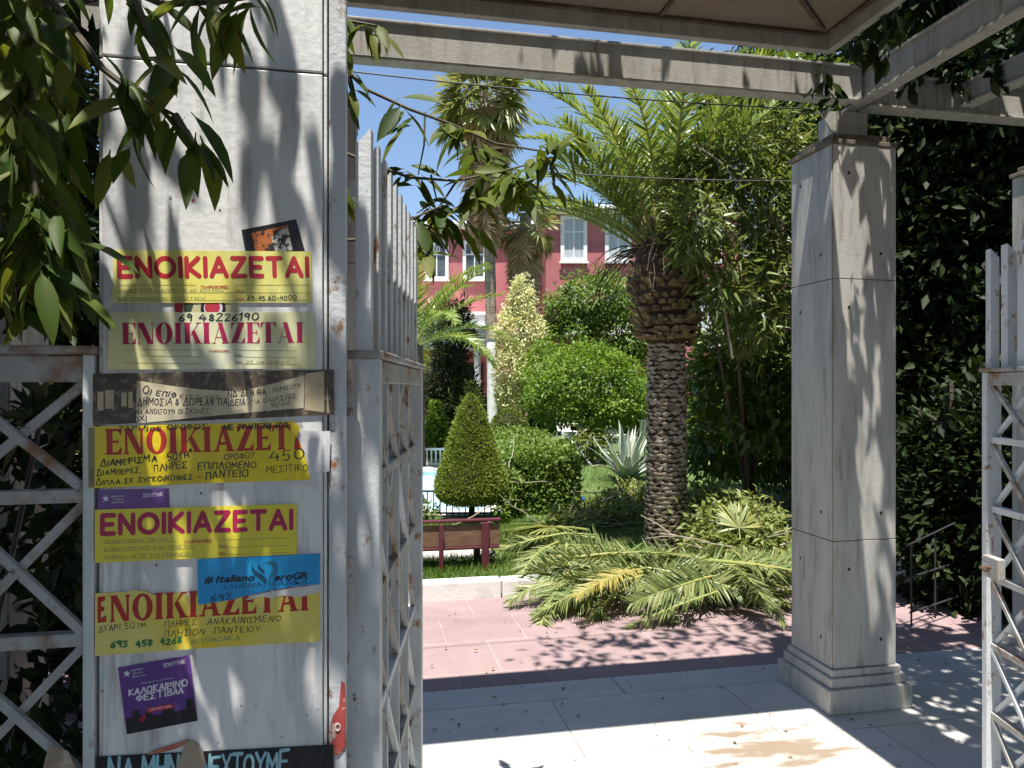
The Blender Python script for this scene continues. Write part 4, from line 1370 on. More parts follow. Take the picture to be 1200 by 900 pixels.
s8.put(line_hand('ΠΛΗΡΕΣ', 0.050, .09, 31), (193, 735), (231, 731), 6.8, INK['pen'], 'handwriting')
s8.put(line_hand('ΑΝΑΚΑΙΝΙΣΜΕΝΟ', 0.050, .09, 32), (243, 731.5), (330, 727), 7, INK['pen'], 'handwriting')
s8.put(line_hand('ΠΛΗΣΙΟΝ', 0.050, .09, 33), (193, 746), (241, 742.5), 6.8, INK['pen'], 'handwriting')
s8.put(line_hand('ΠΑΝΤΕΙΟΥ', 0.050, .09, 34), (251, 742), (306, 738.5), 7, INK['pen'], 'handwriting')
s8.put(line_hand('693', 0.130, .09, 35), (130, 758.5), (151, 756.5), 7, INK['green'], 'handwriting')
s8.put(line_hand('458', 0.130, .09, 36), (159, 757.5), (180, 755.5), 7, INK['green'], 'handwriting')
s8.put(line_hand('4268', 0.130, .09, 37), (188, 754.5), (214, 752.5), 7, INK['green'], 'handwriting')
s8.put(line_hand('ΑΠΟΙΚΙΑΚΑ', 0.050, .09, 38), (224, 754), (282, 748.5), 5.5, INK['greenfade'], 'handwriting')
# white torn paper along the top of 8
Sticker('torn_paper', 'white torn paper edge beside the blue sticker', 'paper', [(300, 690), (376, 684), (376, 698), (300, 702)], (0.66, 0.65, 0.62), None, 4,
        outline=[(286, 703), (300, 696), (330, 690), (376, 684), (376, 693), (352, 699), (330, 697), (318, 701), (308, 698)][::-1])
# 7 blue sticker
s = Sticker('hashtag_sticker', 'bright blue sticker with black hashtag lettering and a two winged emblem', 'sticker', [(232, 655), (375, 648), (375, 684), (233, 708)], (0.012, 0.34, 0.72), None, 5, None, None,
            outline=[(232, 655), (375, 648), (375, 684), (345, 686), (318, 691), (290, 697), (272, 702), (233, 708)][::-1])
s.put(line_font('# italiano', .038, 0, .22, .05), (240, 682.5), (299, 679.5), 8.2, INK['black'])
s.put(line_font('eroGR', .038, 0, .22, .05), (322, 679.5), (361, 677), 8.2, INK['black'])
s.put(line_slab('Α', .12, .06, .05, .05), (260, 690.5), (267.5, 690), 6, INK['teal'])
s.put(line_font('ΛΗΘΙΝΑ', .004, 0, 0, .14), (268.5, 690), (307, 686.5), 6, INK['teal'])
s.put(line_font('ΙΤΑΛΙΚΑ', .004, 0, 0, .14), (316, 686), (361, 683.2), 5.2, INK['teal'])
s.put(line_hand('692', 0.070, .09, 39), (247, 705), (273, 701), 8, INK['teal'], 'handwriting')
s.poly([(296, 661), (295, 668), (299, 674), (308, 680), (311, 685), (313.5, 680), (311, 675), (303, 670), (298, 666)][::-1], INK['teal'], 'emblem_wing')
s.poly([(304, 660), (302, 665), (306, 669), (311, 673), (309.5, 667), (305.5, 664)][::-1], INK['teal'], 'emblem_wing', .0009)
s.poly([(311, 660), (316, 656.5), (323, 657.5), (326.5, 663), (326, 669), (322, 674), (317.5, 678), (314.5, 682), (316.5, 674), (320, 668), (319, 662), (314.5, 659.5)][::-1], INK['teal2'], 'emblem_wing', .0012)
# 9 purple flyer
s = Sticker('festival_flyer', 'square purple festival flyer tilted on bare marble, with a black city skyline', 'flyer', [(138.5, 782), (222.5, 767), (232, 844), (149, 860)], PUR, (0.11, .045, .24), 2, 'purple festival flyers')
star(s, 149, 789, 4.6, INK['white'])
for k, (x0, x1) in enumerate(((154, 168), (156, 168), (155, 171))):
    s.put(line_font('ΝΕΟΛΑΙΑ ΣΥΡΙΖΑ'[0:7] if k else 'ΑΡΙΣΤΕΡΗ', .01), (x0, 786.5 + 3.6 * k), (x1, 784 + 3.6 * k), 1.8, INK['white'])
s.put(line_hand('ΣΠΟΥΤΝΙΚ', .09, .02, 8, 0), (192, 781.5), (218, 776.5), 4.2, INK['white'])
s.put(line_font('4ήμερο εκδηλώσεων και συναυλιών', .0), (166, 801), (204, 794.5), 1.8, INK['white'])
s.put(line_hand('ΚΑΛΟΚΑΙΡΙΝΟ', .10, .02, 3, .10), (151, 814.5), (221, 802.5), 7.2, INK['white'])
s.put(line_hand('ΦΕΣΤΙΒΑΛ', .10, .02, 4, .10), (160, 821.5), (215.5, 811.5), 7.2, INK['white'])
s.poly([(172, 829.5), (203, 823.5), (204.5, 829), (173, 835)][::-1], INK['bannerred'], 'date_label', .0009)
s.put(line_font('2 ΙΟΥΛΙΟΥ 21:00', .02), (176, 832.5), (201, 827.8), 2.6, INK['white'], depth=.0013)
s.poly([(147.5, 842), (156, 840), (156, 833), (164, 831), (165, 838), (170, 837), (170, 834), (178, 832), (178, 838), (190, 836), (190, 829), (203, 827), (205, 833), (219, 830), (218, 819), (226, 817.5), (232, 844), (149, 860)][::-1], INK['black'], 'skyline', .0006)
s.poly([(163, 842), (170, 836), (172, 841), (166, 846)][::-1], material('flyer_glow_red', (0.30, 0.02, 0.06), .5), 'red_patch', .0011)
# 10 black poster at the bottom
s = Sticker('black_poster', 'black poster at the pillar foot with tall pale blue capitals', 'poster', [(114, 886), (391, 872), (391, 960), (114, 962)], (0.014, 0.014, 0.018), (0.022, .02, .026), 2)
s.put(line_hand('ΝΑ ΜΗΝ', .085, .0, 5, 0), (125, 916), (210, 911), 26, INK['sky'])
s.put(line_hand('ΑΝΕΧΤΟΥΜΕ', .085, .0, 6, 0), (220, 911), (339, 904), 25, INK['sky'])
s.put(line_hand('ΤΗΝ ΕΞΑΘΛΙΩΣΗ', .085, .0, 7, 0), (125, 950), (339, 938), 25, INK['sky'])
Sticker('torn_paper', 'brown torn paper flap curling over the black poster', 'paper', [(206, 868), (240, 868), (240, 930), (206, 930)], (0.40, 0.32, 0.24), None, 4,
        outline=[(203, 930), (208, 898), (214, 880), (220, 868), (226, 866), (238, 877), (241, 890), (240, 930)][::-1])
s = Sticker('torn_paper', 'thin red torn poster strip above the black poster', 'paper', [(176, 876), (222, 866), (222, 872), (176, 884)], (0.42, 0.07, 0.05), (0.5, 0.28, 0.18), 3,
            outline=[(172, 884), (184, 877), (204, 871), (221, 865), (222, 870), (206, 877), (190, 881)][::-1])
# 11 black card with orange picture
s = Sticker('picture_card', 'small tilted black card with an orange and white blotched picture', 'card', [(283, 269.5), (347, 257), (359, 300), (291, 312)], (0.018, 0.016, 0.02), None, 1)
org_m = material('card_blotches', (0.45, 0.13, 0.03), .5, [((0.03, 0.02, 0.02), 70, (1, 1, 1), .5, .56)])
wht_m = material('card_white_blotches', (0.62, 0.60, 0.56), .5, [((0.04, 0.035, 0.03), 90, (1, 1, 1), .48, .53)])
s.poly([(295, 273), (319, 268), (326, 293), (300, 298)][::-1], org_m, 'picture')
s.poly([(318, 278), (337, 264), (343, 293), (323, 298)][::-1], wht_m, 'picture', .0009)
s.poly([(319, 268), (338, 263.5), (338.4, 266), (321, 271)][::-1], org_m, 'picture', .0012)
rs_ = random.Random(15)
for (x, y) in ((236, 578), (246, 597), (352, 700), (300, 826), (283, 827), (360, 838), (372, 831), (330, 864), (256, 870), (200, 232), (226, 235), (258, 246), (183, 662), (378, 520), (128, 700), (120, 810)):
    r_ = rs_.uniform(1.2, 3.0)
    ol_ = [(x + r_ * rs_.uniform(.5, 1.2) * math.cos(-k * 1.047), y + r_ * rs_.uniform(.5, 1.1) * math.sin(-k * 1.047) * .7) for k in range(6)]
    Sticker('paper_scrap', 'tiny dark scrap of old glue and paper on the bare marble', 'scrap', [(x - r_, y - r_), (x + r_, y - r_), (x + r_, y + r_), (x - r_, y + r_)], rs_.choice(((.10, .09, .08), (.22, .20, .17), (.30, .10, .09))), None, .6, 'glue scraps on the pillar', None, [(p[0], 2 * y - p[1]) for p in ol_])
# small red remnant on the hinge post and pieces of tape
rp = thing('torn_sticker', 'torn red sticker remnant wrapped round the slim hinge post', 'sticker', UV(UL + CW + .018, VF + .003, 1.02))
o3 = UV(UL + CW + .018, VF + .003, 1.02)
rm = material('red_remnant', (0.42, 0.07, 0.06), .5, [((0.60, 0.50, 0.40), 30, (1, 1, 1), .55, .62)])
def on_post(pts, m, name, dd):
    b = MB(); b.add([UV(UL + CW + .018 + a, VF + dd, z) for a, z in pts], [tuple(range(len(pts)))]); b.build(name, m, rp, o3)
on_post([(-.013, .965), (.0, .96), (.013, .975), (.014, 1.04), (.012, 1.085), (.006, 1.09), (.002, 1.045), (-.008, 1.03), (-.016, 1.0)], rm, 'paper', .0028)
b = MB(); b.tube([UV(UL + CW + .018 + .004 * math.cos(a), VF + .0018, 1.01 + .006 * math.sin(a)) for a in [k * math.pi / 8 for k in range(17)]], .0008, 5, False); b.build('ring_print', M['white'], rp, o3)
tp = MB()
tc_ = Vector(((402 - 600) / FPX * 1.33, 1.318, EYE - (640 - HORIZON) / FPX * 1.33))
vs = []
rg = random.Random(4)
for k in range(14):
    a = 2 * math.pi * k / 14
    rr = rg.uniform(.7, 1.1)
    vs.append((tc_.x + .011 * rr * math.cos(a), tc_.y + rg.uniform(-.003, .003), tc_.z + .026 * rr * math.sin(a)))
vs.append((tc_.x, tc_.y - .008, tc_.z))
tp.add(vs, [(k, (k + 1) % 14, 14) for k in range(14)])
tag(tp.build('crumpled_tape', M['plastic'], org=tc_), 'crumpled white tape stuck on the gate edge', 'tape')
b = MB()
tb = UV(UL - .06, VF - .004, .965)
b.add([tb + UV(*p) - UV(0, 0, 0) for p in ((-.03, 0, -.04), (.02, -.004, -.05), (.035, 0, .0), (.02, -.006, .05), (-.01, 0, .06), (-.02, -.01, .01))], [(0, 1, 2, 3, 4, 5)])
tag(b.build('torn_paper', material('kraft_paper', (0.33, 0.25, 0.17), .8, [((0.5, 0.45, 0.38), 20, (1, 1, 1), .5, .6)]), org=tb), 'brown torn paper scrap on the fence post by the pillar', 'paper')

# ================================================================== PALMS
def frond_mesh(L, rise, droop, leaf, n, rng, mat, flatv=0.45, name='frond', sway=0.0):
    """feather frond from the origin along +x, arching in xz; returns (blade object, midrib object), unparented"""
    steps = 16
    pts, ang = [Vector((0, 0, 0))], rise
    tang = []
    for i in range(steps):
        t = i / steps
        a = rise - droop * t ** 1.3
        sw = sway * t
        d = Vector((math.cos(a) * math.cos(sw), math.cos(a) * math.sin(sw), math.sin(a)))
        tang.append(d)
        pts.append(pts[-1] + d * L / steps)
    tang.append(tang[-1])
    def at(t):
        f = t * steps
        i = min(int(f), steps - 1)
        return pts[i].lerp(pts[i + 1], f - i), tang[i].lerp(tang[min(i + 1, steps)], f - i).normalized()
    P, A, Nn, LL = [], [], [], []
    for k in range(n):
        t = 0.16 + 0.84 * (k + rng.random()) / n
        p, d = at(min(t, .999))
        side = Vector((0, 1, 0)) - d * d.y
        side.normalize()
        up = side.cross(d) * -1
        if up.z < 0:
            up = -up
        prof = min(1, (t - .10) / .22) * (1 - .62 * max(0, (t - .55) / .45))
        for sgn in (-1, 1):
            fw = .55 + .5 * t + rng.normal() * .17
            a = d * fw + side * sgn * (1.0 - .35 * t) + up * (flatv + rng.normal() * .24)
            P.append(p); A.append(a.normalized()); Nn.append((up + side * sgn * -.4 + Vector(rng.normal(size=3)) * .2).normalized())
            LL.append(leaf * prof * rng.uniform(.82, 1.12))
    P, A, Nn, LL = map(np.array, (P, A, Nn, LL))
    bl_ = leaves(name, mat, P, A, Nn, LL, np.full(len(P), leaf * .075), T_strip(.22), rng=rng)
    b = MB()
    b.tube(pts, [.022 * L / 2 * (1 - .85 * i / steps) for i in range(steps + 1)], 6)
    mr = b.build('midrib', M['midrib'])
    return bl_, mr


def drop(o):
    COL.objects.unlink(o)


rngp = np.random.default_rng(5)
FR = [frond_mesh(2.25, R(a), R(dr), .40, 62, rngp, LM['frond'], sway=rngp.uniform(-.25, .25)) for a, dr in ((4, 45), (4, 62), (2, 80), (4, 30), (3, 70))]
for a, c in FR:
    drop(a); drop(c)

# canary date palm, trunk thick with diamond scars
PB = G(781, 641, LZ)
palm = thing('date_palm', 'stout date palm with scaly trunk and bulbous cut crown base beside the pergola', 'palm tree', PB)
tr = MB()
NS, H1 = 26, 2.02
rows = 44
for j in range(rows):
    z = H1 * j / (rows - 1)
    r = .188 + .02 * math.exp(-z * 5) - .012 * z
    ph = (j % 2) * .5
    for k in range(NS):
        a = 2 * math.pi * (k + ph) / NS
        bump = .016 if (k + j) % 2 == 0 else -.006
        tr.v.append((r * math.cos(a) + bump * math.cos(a) + random.uniform(-.004, .004), r * math.sin(a) + bump * math.sin(a), z - .06 + (.014 if k % 2 else 0)))
for j in range(rows - 1):
    for k in range(NS):
        k2 = (k + 1) % NS
        tr.f.append((j * NS + k, j * NS + k2, (j + 1) * NS + k2, (j + 1) * NS + k))
tr.build('trunk_core', M['palm_gap'], palm)
# leaf scars: overlapping lens shaped plates in spirals
sc = MB()
rws, per = 46, 13
for j in range(rws):
    z = .02 + H1 * .985 * j / (rws - 1)
    r = .192 + .02 * math.exp(-z * 5) - .012 * z
    for k in range(per):
        a = 2 * math.pi * (k + .5 * (j % 2) + .13 * j + random.uniform(-.16, .16)) / per
        ca, sa = math.cos(a), math.sin(a)
        tx, ty = -sa, ca
        w_, h_ = .057 + random.uniform(-.012, .014), .027 + random.uniform(-.007, .006)
        o_ = .017 + random.uniform(-.009, .010)
        tl = random.uniform(-.007, .007)
        cpt = Vector((r * ca, r * sa, z + random.uniform(-.011, .011)))
        q = [cpt + Vector((tx * -w_, ty * -w_, tl)), cpt + Vector((0, 0, -h_)) + Vector((ca, sa, 0)) * o_ * .5, cpt + Vector((tx * w_, ty * w_, -tl)), cpt + Vector((0, 0, h_ * .75)) + Vector((ca, sa, 0)) * o_]
        cen = cpt + Vector((ca, sa, .1)) * o_
        sc.add(q + [cen], [(0, 1, 4), (1, 2, 4), (2, 3, 4), (3, 0, 4)])
sc.build('trunk', M['palm_bark'], palm)
# crown base bulge with cut frond stubs
bu = MB(); bu.lathe([(.175, H1 - .06), (.235, H1 + .12), (.30, H1 + .38), (.32, H1 + .62), (.29, H1 + .88), (.18, H1 + 1.08)], (0, 0, 0), 22, .03)
bu.build('crown_base', M['palm_gap'], palm, smooth=True)
sb = MB()
for j in range(21):
    t = j / 20
    z = H1 - .05 + 1.10 * t
    rr = .195 + .15 * math.sin(math.pi * min(1, .12 + .86 * t))
    n = 21
    for k in range(n):
        a = 2 * math.pi * (k + .5 * (j % 2) + random.uniform(-.12, .12)) / n
        out = Vector((math.cos(a) + random.uniform(-.2, .2), math.sin(a) + random.uniform(-.2, .2), .35 + .7 * t + random.uniform(-.3, .3))).normalized()
        z += random.uniform(-.014, .014)
        side = Vector((-math.sin(a), math.cos(a), 0))
        c0 = Vector((rr * .84 * math.cos(a), rr * .84 * math.sin(a), z))
        ln = random.choice((random.uniform(.02, .07), random.uniform(.05, .15)))
        up = side.cross(out)
        w0, w1 = random.uniform(.03, .046), random.uniform(.014, .034)
        e = c0 + out * ln
        sb.hexa([c0 - side * w0 - up * .02, c0 + side * w0 - up * .02, c0 + side * w0 + up * .02, c0 - side * w0 + up * .02,
                 e - side * w1 - up * .008, e + side * w1 - up * .008, e + side * w1 + up * .012, e - side * w1 + up * .012])
sb.build('frond_stub', M['palm_stub'], palm)
top = Vector((0, 0, H1 + .95))
nf = 48
for i in range(nf):
    t = i / nf
    az = i * 2.39996 + random.uniform(-.2, .2)
    # the palm has been trimmed: low fronds survive only on its left and far sides
    side = math.cos(az - R(150))
    if (t > .30 and side < -.05) or (t > .62 and side < .5):
        continue
    el = R(82 - 54 * t ** .8 + random.uniform(-6, 6))
    bl_, mr = FR[i % 5 if t < .4 else (0, 3)[i % 2]]
    o = bl_.copy(); o.name = 'frond'; COL.objects.link(o); o.parent = palm
    m2 = mr.copy(); m2.name = 'midrib'; COL.objects.link(m2); m2.parent = o
    s_ = random.uniform(.82, .98) * (1 - .38 * t)
    o.scale = (s_, s_, s_)
    o.location = top + Vector((math.cos(az), math.sin(az), 0)) * .16 + Vector((0, 0, -.15 * t))
    o.rotation_euler = (Matrix.Rotation(az, 4, 'Z') @ Matrix.Rotation(-el, 4, 'Y') @ Matrix.Rotation(random.uniform(-.5, .5), 4, 'X')).to_euler()
# orange-brown dry stalks under the crown on the left
dk = MB()
for k in range(46):
    a = R(random.uniform(110, 250))
    p0 = top + Vector((math.cos(a) * .2, math.sin(a) * .2, -.1))
    p = [p0]
    d = Vector((math.cos(a), math.sin(a), random.uniform(-.1, .35)))
    for q in range(5):
        p.append(p[-1] + d * random.uniform(.10, .17))
        d = (d + Vector((random.uniform(-.35, .35), random.uniform(-.35, .35), -.42))).normalized()
    dk.tube(p, [.006, .005, .004, .003, .003, .002], 4, False)
dk.build('dry_stalk', M['bark'], palm)


def fan_mesh(r, petiole, rng, mat, droop, name):
    """fan leaf from the origin: petiole along +x, then radiating segments"""
    n = 30
    P, A, Nn, LL = [], [], [], []
    c = np.array((petiole, 0, 0))
    for k in range(n):
        a = R(-115 + 230 * (k + .5) / n)
        d = np.array((math.cos(a), math.sin(a), rng.normal() * .07))
        P.append(c); A.append(d); Nn.append(np.array((rng.normal() * .2, rng.normal() * .2, 1)))
        LL.append(r * (0.78 + .22 * math.cos(a)) * rng.uniform(.9, 1.08))
    P, A, Nn, LL = map(np.array, (P, A, Nn, LL))
    tv = np.array([(0, -.06, 0), (0, .06, 0), (.5, -.5, -droop * .2), (.5, .5, -droop * .2), (.8, -.3, -droop * .6), (.8, .3, -droop * .6), (1, 0, -droop)])
    tf = [np.array([(0, 2, 3, 1), (2, 4, 5, 3)]), np.array([(4, 6, 5)])]
    o = leaves(name, mat, P, A, Nn, LL, LL * .115, (tv, tf), rng=rng)
    b = MB(); b.tube([(0, 0, 0), (petiole * .5, 0, .02), (petiole, 0, 0)], [.025, .018, .014], 5)
    return o, b.build('petiole', M['midrib'] if mat is LM['fan'] else M['twig_pale'])


FAN = [fan_mesh(.95, .75, rngp, LM['fan'], dr_, 'fan_leaf') for dr_ in (.18, .38, .55)]
DEAD = [fan_mesh(.95, .55, rngp, LM['straw'], dr_, 'dead_leaf') for dr_ in (.15, .35)]
for a, c in FAN + DEAD:
    drop(a); drop(c)


def fan_palm(base, height, label, n_live, skirt, scale, white_to, lean=0.0, seed=1, trunk_r=.16):
    rg = random.Random(seed)
    t = thing('fan_palm', label, 'palm tree', base, 0, 'fan palms by the red building')
    def c(z):
        return Vector((lean * (z / height) ** 2, 0, z))
    n = 22
    if white_to > 0:
        b = MB(); zs = [white_to * k / 10 for k in range(11)]
        b.tube([c(z) for z in zs], [trunk_r * (1.25 if k == 0 else 1 + rg.uniform(-.03, .03)) for k in range(11)], 14); b.build('painted_trunk', M['whitewash'], t, smooth=True)
    b = MB(); zs = [white_to + .002 + (height - white_to) * k / 30 for k in range(31)]
    b.tube([c(z) for z in zs], [trunk_r * (1.02 + rg.uniform(-.10, .14)) for k in range(31)], 14); b.build('trunk', M['fan_bark'], t)
    def put(src, z, az, el, sc_, name):
        o = src[0].copy(); o.name = name; COL.objects.link(o); o.parent = t
        m2 = src[1].copy(); m2.name = 'petiole'; COL.objects.link(m2); m2.parent = o
        o.scale = (sc_, sc_, sc_)
        o.location = c(z) + Vector((math.cos(az), math.sin(az), 0)) * trunk_r * .8
        o.rotation_euler = (Matrix.Rotation(az, 4, 'Z') @ Matrix.Rotation(-el, 4, 'Y') @ Matrix.Rotation(rg.uniform(-.6, .6), 4, 'X')).to_euler()
    for i in range(n_live):
        s = i / n_live
        put(FAN[rg.randrange(3)], height - .05 - .5 * s, i * 2.4 + rg.uniform(-.3, .3), R(80 - 125 * s + rg.uniform(-9, 9)), scale * rg.uniform(.85, 1.1), 'fan_leaf')
    for i in range(skirt[0]):
        s = i / skirt[0]
        put(DEAD[rg.randrange(2)], height - .22 - skirt[1] * s, i * 2.4 + rg.uniform(-.4, .4), R(-62 - 24 * s + rg.uniform(-8, 8)), scale * rg.uniform(.75, 1.05), 'dead_leaf')
    return t


fan_palm(G(577, 516, LZ), 10.4, 'tallest fan palm with whitewashed lower trunk and shaggy straw skirt', 40, (84, 3.4), .98, 3.0, -.3, 3, .155)
b2 = W(612, 500, 22.8); b2.z = LZ
fan_palm(b2, 6.9, 'shorter fan palm with a long brown skirt behind the cream conifer', 22, (64, 2.3), .70, 0, .1, 8, .17)

# small feather palm by the gate
sp_base = G(462, 600, LZ)
spp = thing('small_palm', 'young feather palm with arching fronds seen past the open gate', 'palm tree', (-1.9, 12.4 + 2.2, LZ))
b = MB(); b.tube([(0, 0, 0), (0, 0, 1.5), (0, 0, 2.4)], [.2, .17, .15], 12); b.build('trunk', M['bark'], spp)
for i in range(20):
    bl_, mr = FR[(i + 1) % 3]
    o = bl_.copy(); o.name = 'frond'; COL.objects.link(o); o.parent = spp
    m2 = mr.copy(); m2.name = 'midrib'; COL.objects.link(m2); m2.parent = o
    az, el = i * 2.4, R(70 - 62 * i / 20)
    o.location = (0, 0, 2.35)
    o.rotation_euler = (Matrix.Rotation(az, 4, 'Z') @ Matrix.Rotation(-el, 4, 'Y')).to_euler()

# ------------------------------------------------------------------ cut fronds on the paving
CF = [frond_mesh(1.55, R(a), R(dr), .34, 58, rngp, mt, flatv=.10, sway=rngp.uniform(-.5, .5))
      for a, dr, mt in ((8, 22, LM['cutfrond']), (12, 30, LM['cutfrond']), (4, 14, LM['cutfrond']), (10, 26, LM['cutyellow']), (14, 38, LM['cutfrond']))]
for a, c in CF:
    drop(a); drop(c)


def cut_frond(base, tip, kind, label, z0, roll=0.0, sc_=None):
    base, tip = Vector(base), Vector(tip)
    d = tip - base
    az = math.atan2(d.y, d.x)
    t = CF[kind][0].copy(); t.name = 'cut_palm_frond'; COL.objects.link(t)
    m2 = CF[kind][1].copy(); m2.name = 'midrib'; COL.objects.link(m2); m2.parent = t
    s_ = sc_ or d.xy.length / 1.5
    t.scale = (s_, s_, s_)
    t.location = (base.x, base.y, z0)
    el = math.atan2(tip.z - z0, d.xy.length)
    t.rotation_euler = (Matrix.Rotation(az, 4, 'Z') @ Matrix.Rotation(-el, 4, 'Y') @ Matrix.Rotation(roll, 4, 'X')).to_euler()
    tag(t, label, 'palm frond', 'cut palm fronds on the paving')
    return t


named = [
    (G(705, 668, .12), G(597, 724, .0), 0, 'cut palm frond reaching furthest left over the pink paving', .22),
    (G(664, 656, .15), G(658, 727, .0), 0, 'cut palm frond pointing straight to the camera beside the white kerb', .28),
    (G(760, 690, .1), G(690, 700, .2), 3, 'yellowed cut palm frond in the middle of the heap', .26),
    (G(705, 702, .0), G(742, 655, .3), 4, 'cut palm frond with its pale cut stem end on the paving', .05),
    (G(675, 668, .2), G(850, 668, .25), 1, 'cut palm frond stretched flat across the front of the palm trunk', .30),
    (G(860, 680, .2), G(912, 742, .0), 1, 'dark cut palm frond drooping towards the marble column', .30),
    (G(840, 690, .2), G(735, 738, .0), 2, 'dark cut palm frond lying lowest on the shaded paving', .18),
]
for bs, tp_, kd, lb, z0 in named:
    cut_frond(bs, tp_, kd, lb, z0)
rg = random.Random(21)
for i in range(46):
    x0, y0 = rg.uniform(715, 885), rg.uniform(682, 716)
    a = rg.uniform(0, 2 * math.pi)
    bs = G(x0, y0, 0)
    ln = rg.uniform(.85, 1.35)
    tip = bs + Vector((math.cos(a) * ln, math.sin(a) * ln * .62, 0))
    v = -tip.x * SU + tip.y * CU
    tip.z = rg.uniform(.02, .2)
    cut_frond(bs, tip, rg.choice((0, 1, 2, 2, 4, 4)), 'cut green palm frond tangled in the heap before the palm trunk', rg.uniform(.06, .32), rg.uniform(-1.1, 1.1))
for i in range(9):
    bs = G(rg.uniform(650, 715), rg.uniform(638, 662), LZ)
    tip = bs + Vector((-rg.uniform(.2, .7), rg.uniform(-.5, .5), 0)); tip.z = LZ + .05
    cut_frond(bs, tip, rg.choice((0, 1, 3)), 'cut palm frond strewn on the lawn right of the bench', LZ + rg.uniform(.06, .25), rg.uniform(-.4, .4), rg.uniform(.45, .65))
# wide pale fan leaf lying on the lawn
for i, (x, y, az, lb) in enumerate(((690, 640, 200, 'pale cut fan palm leaf lying flat on the lawn behind the frond heap'), (868, 668, 80, 'pale cut fan palm leaf standing at the right of the frond heap'))):
    o = FAN[0][0].copy(); o.name = 'cut_fan_leaf'; COL.objects.link(o)
    m2 = FAN[0][1].copy(); m2.name = 'petiole'; COL.objects.link(m2); m2.parent = o
    p = G(x, y, LZ); p.z = LZ + .16
    o.location = p; o.scale = (.5 if i == 0 else .28,) * 3
    o.rotation_euler = (R(10), R(-8 if i == 0 else -60), R(az))
    tag(o, lb, 'palm leaf')

# ================================================================== GARDEN PLANTS
def limbs(base, top, r0, r1, n_l, spread, rng, zfrac=.45):
    b = MB()
    base, top = Vector(base), Vector(top)
    pts = [base.lerp(top, k / 6) + Vector((rng.uniform(-.04, .04), rng.uniform(-.04, .04), 0)) * (k > 0) for k in range(7)]
    b.tube(pts, [r0 + (r1 - r0) * k / 6 for k in range(7)], 9)
    for k in range(n_l):
        s = zfrac + (1 - zfrac) * k / n_l
        p = base.lerp(top, s)
        a = k * 2.4
        q = p + Vector((math.cos(a) * spread[0], math.sin(a) * spread[1], spread[2] * rng.uniform(.5, 1)))
        m = p.lerp(q, .5) + Vector((0, 0, .08 * spread[2]))
        rr = r0 * .5 * (1 - s * .5)
        b.tube([p, m, q], [rr, rr * .7, rr * .3], 6)
    return b


def tree(name, label, cat, base, trunk_top, r0, lobes, n, L, mat, group=None, bark='bark', limb_spread=(.6, .6, .6), seed=1, n_l=8, **kw):
    rg, rn = random.Random(seed), np.random.default_rng(seed)
    t = thing(name, label, cat, base, 0, group)
    limbs(base, trunk_top, r0, r0 * .35, n_l, limb_spread, rg).build('trunk', M[bark], t, base, smooth=True)
    foliage('crown', mat, lobes, n, L, t, base, rn, **kw)
    return t


def lobe(x, y, d, rx, rz, ry=None):
    p = W(x, y, d)
    k = d / FPX
    return (tuple(p), (rx * k, (ry if ry is not None else rx) * k, rz * k))


# feathery dark tree before the porch
bs = W(532, 500, 24.5); bs.z = LZ
tree('feathery_tree', 'dark feathery tree before the porch of the red building', 'tree', bs, W(532, 400, 24.5), .11,
     [lobe(532, 395, 24.5, 24, 42), lobe(522, 450, 24.5, 26, 34), lobe(545, 470, 24.5, 22, 34), lobe(512, 488, 24.5, 20, 20)], 9000, .26, LM['feather'], bark='bark_dark', ratio=.16, per=40, shell=.3, seed=3, droop=-.4)
# cream variegated conifer
bs = W(611, 512, 18.5); bs.z = LZ
tree('cream_conifer', 'pale cream variegated conifer of columnar shape behind the whitewashed palm trunk', 'conifer', bs, W(611, 350, 18.5), .09,
     [lobe(611, 352, 18.5, 16, 28), lobe(609, 392, 18.5, 27, 34), lobe(612, 432, 18.5, 31, 34), lobe(606, 462, 18.5, 24, 18)], 15000, .085, LM['cream'], per=16, spread=.10, shell=.72, ratio=.55, seed=5, droop=.1)
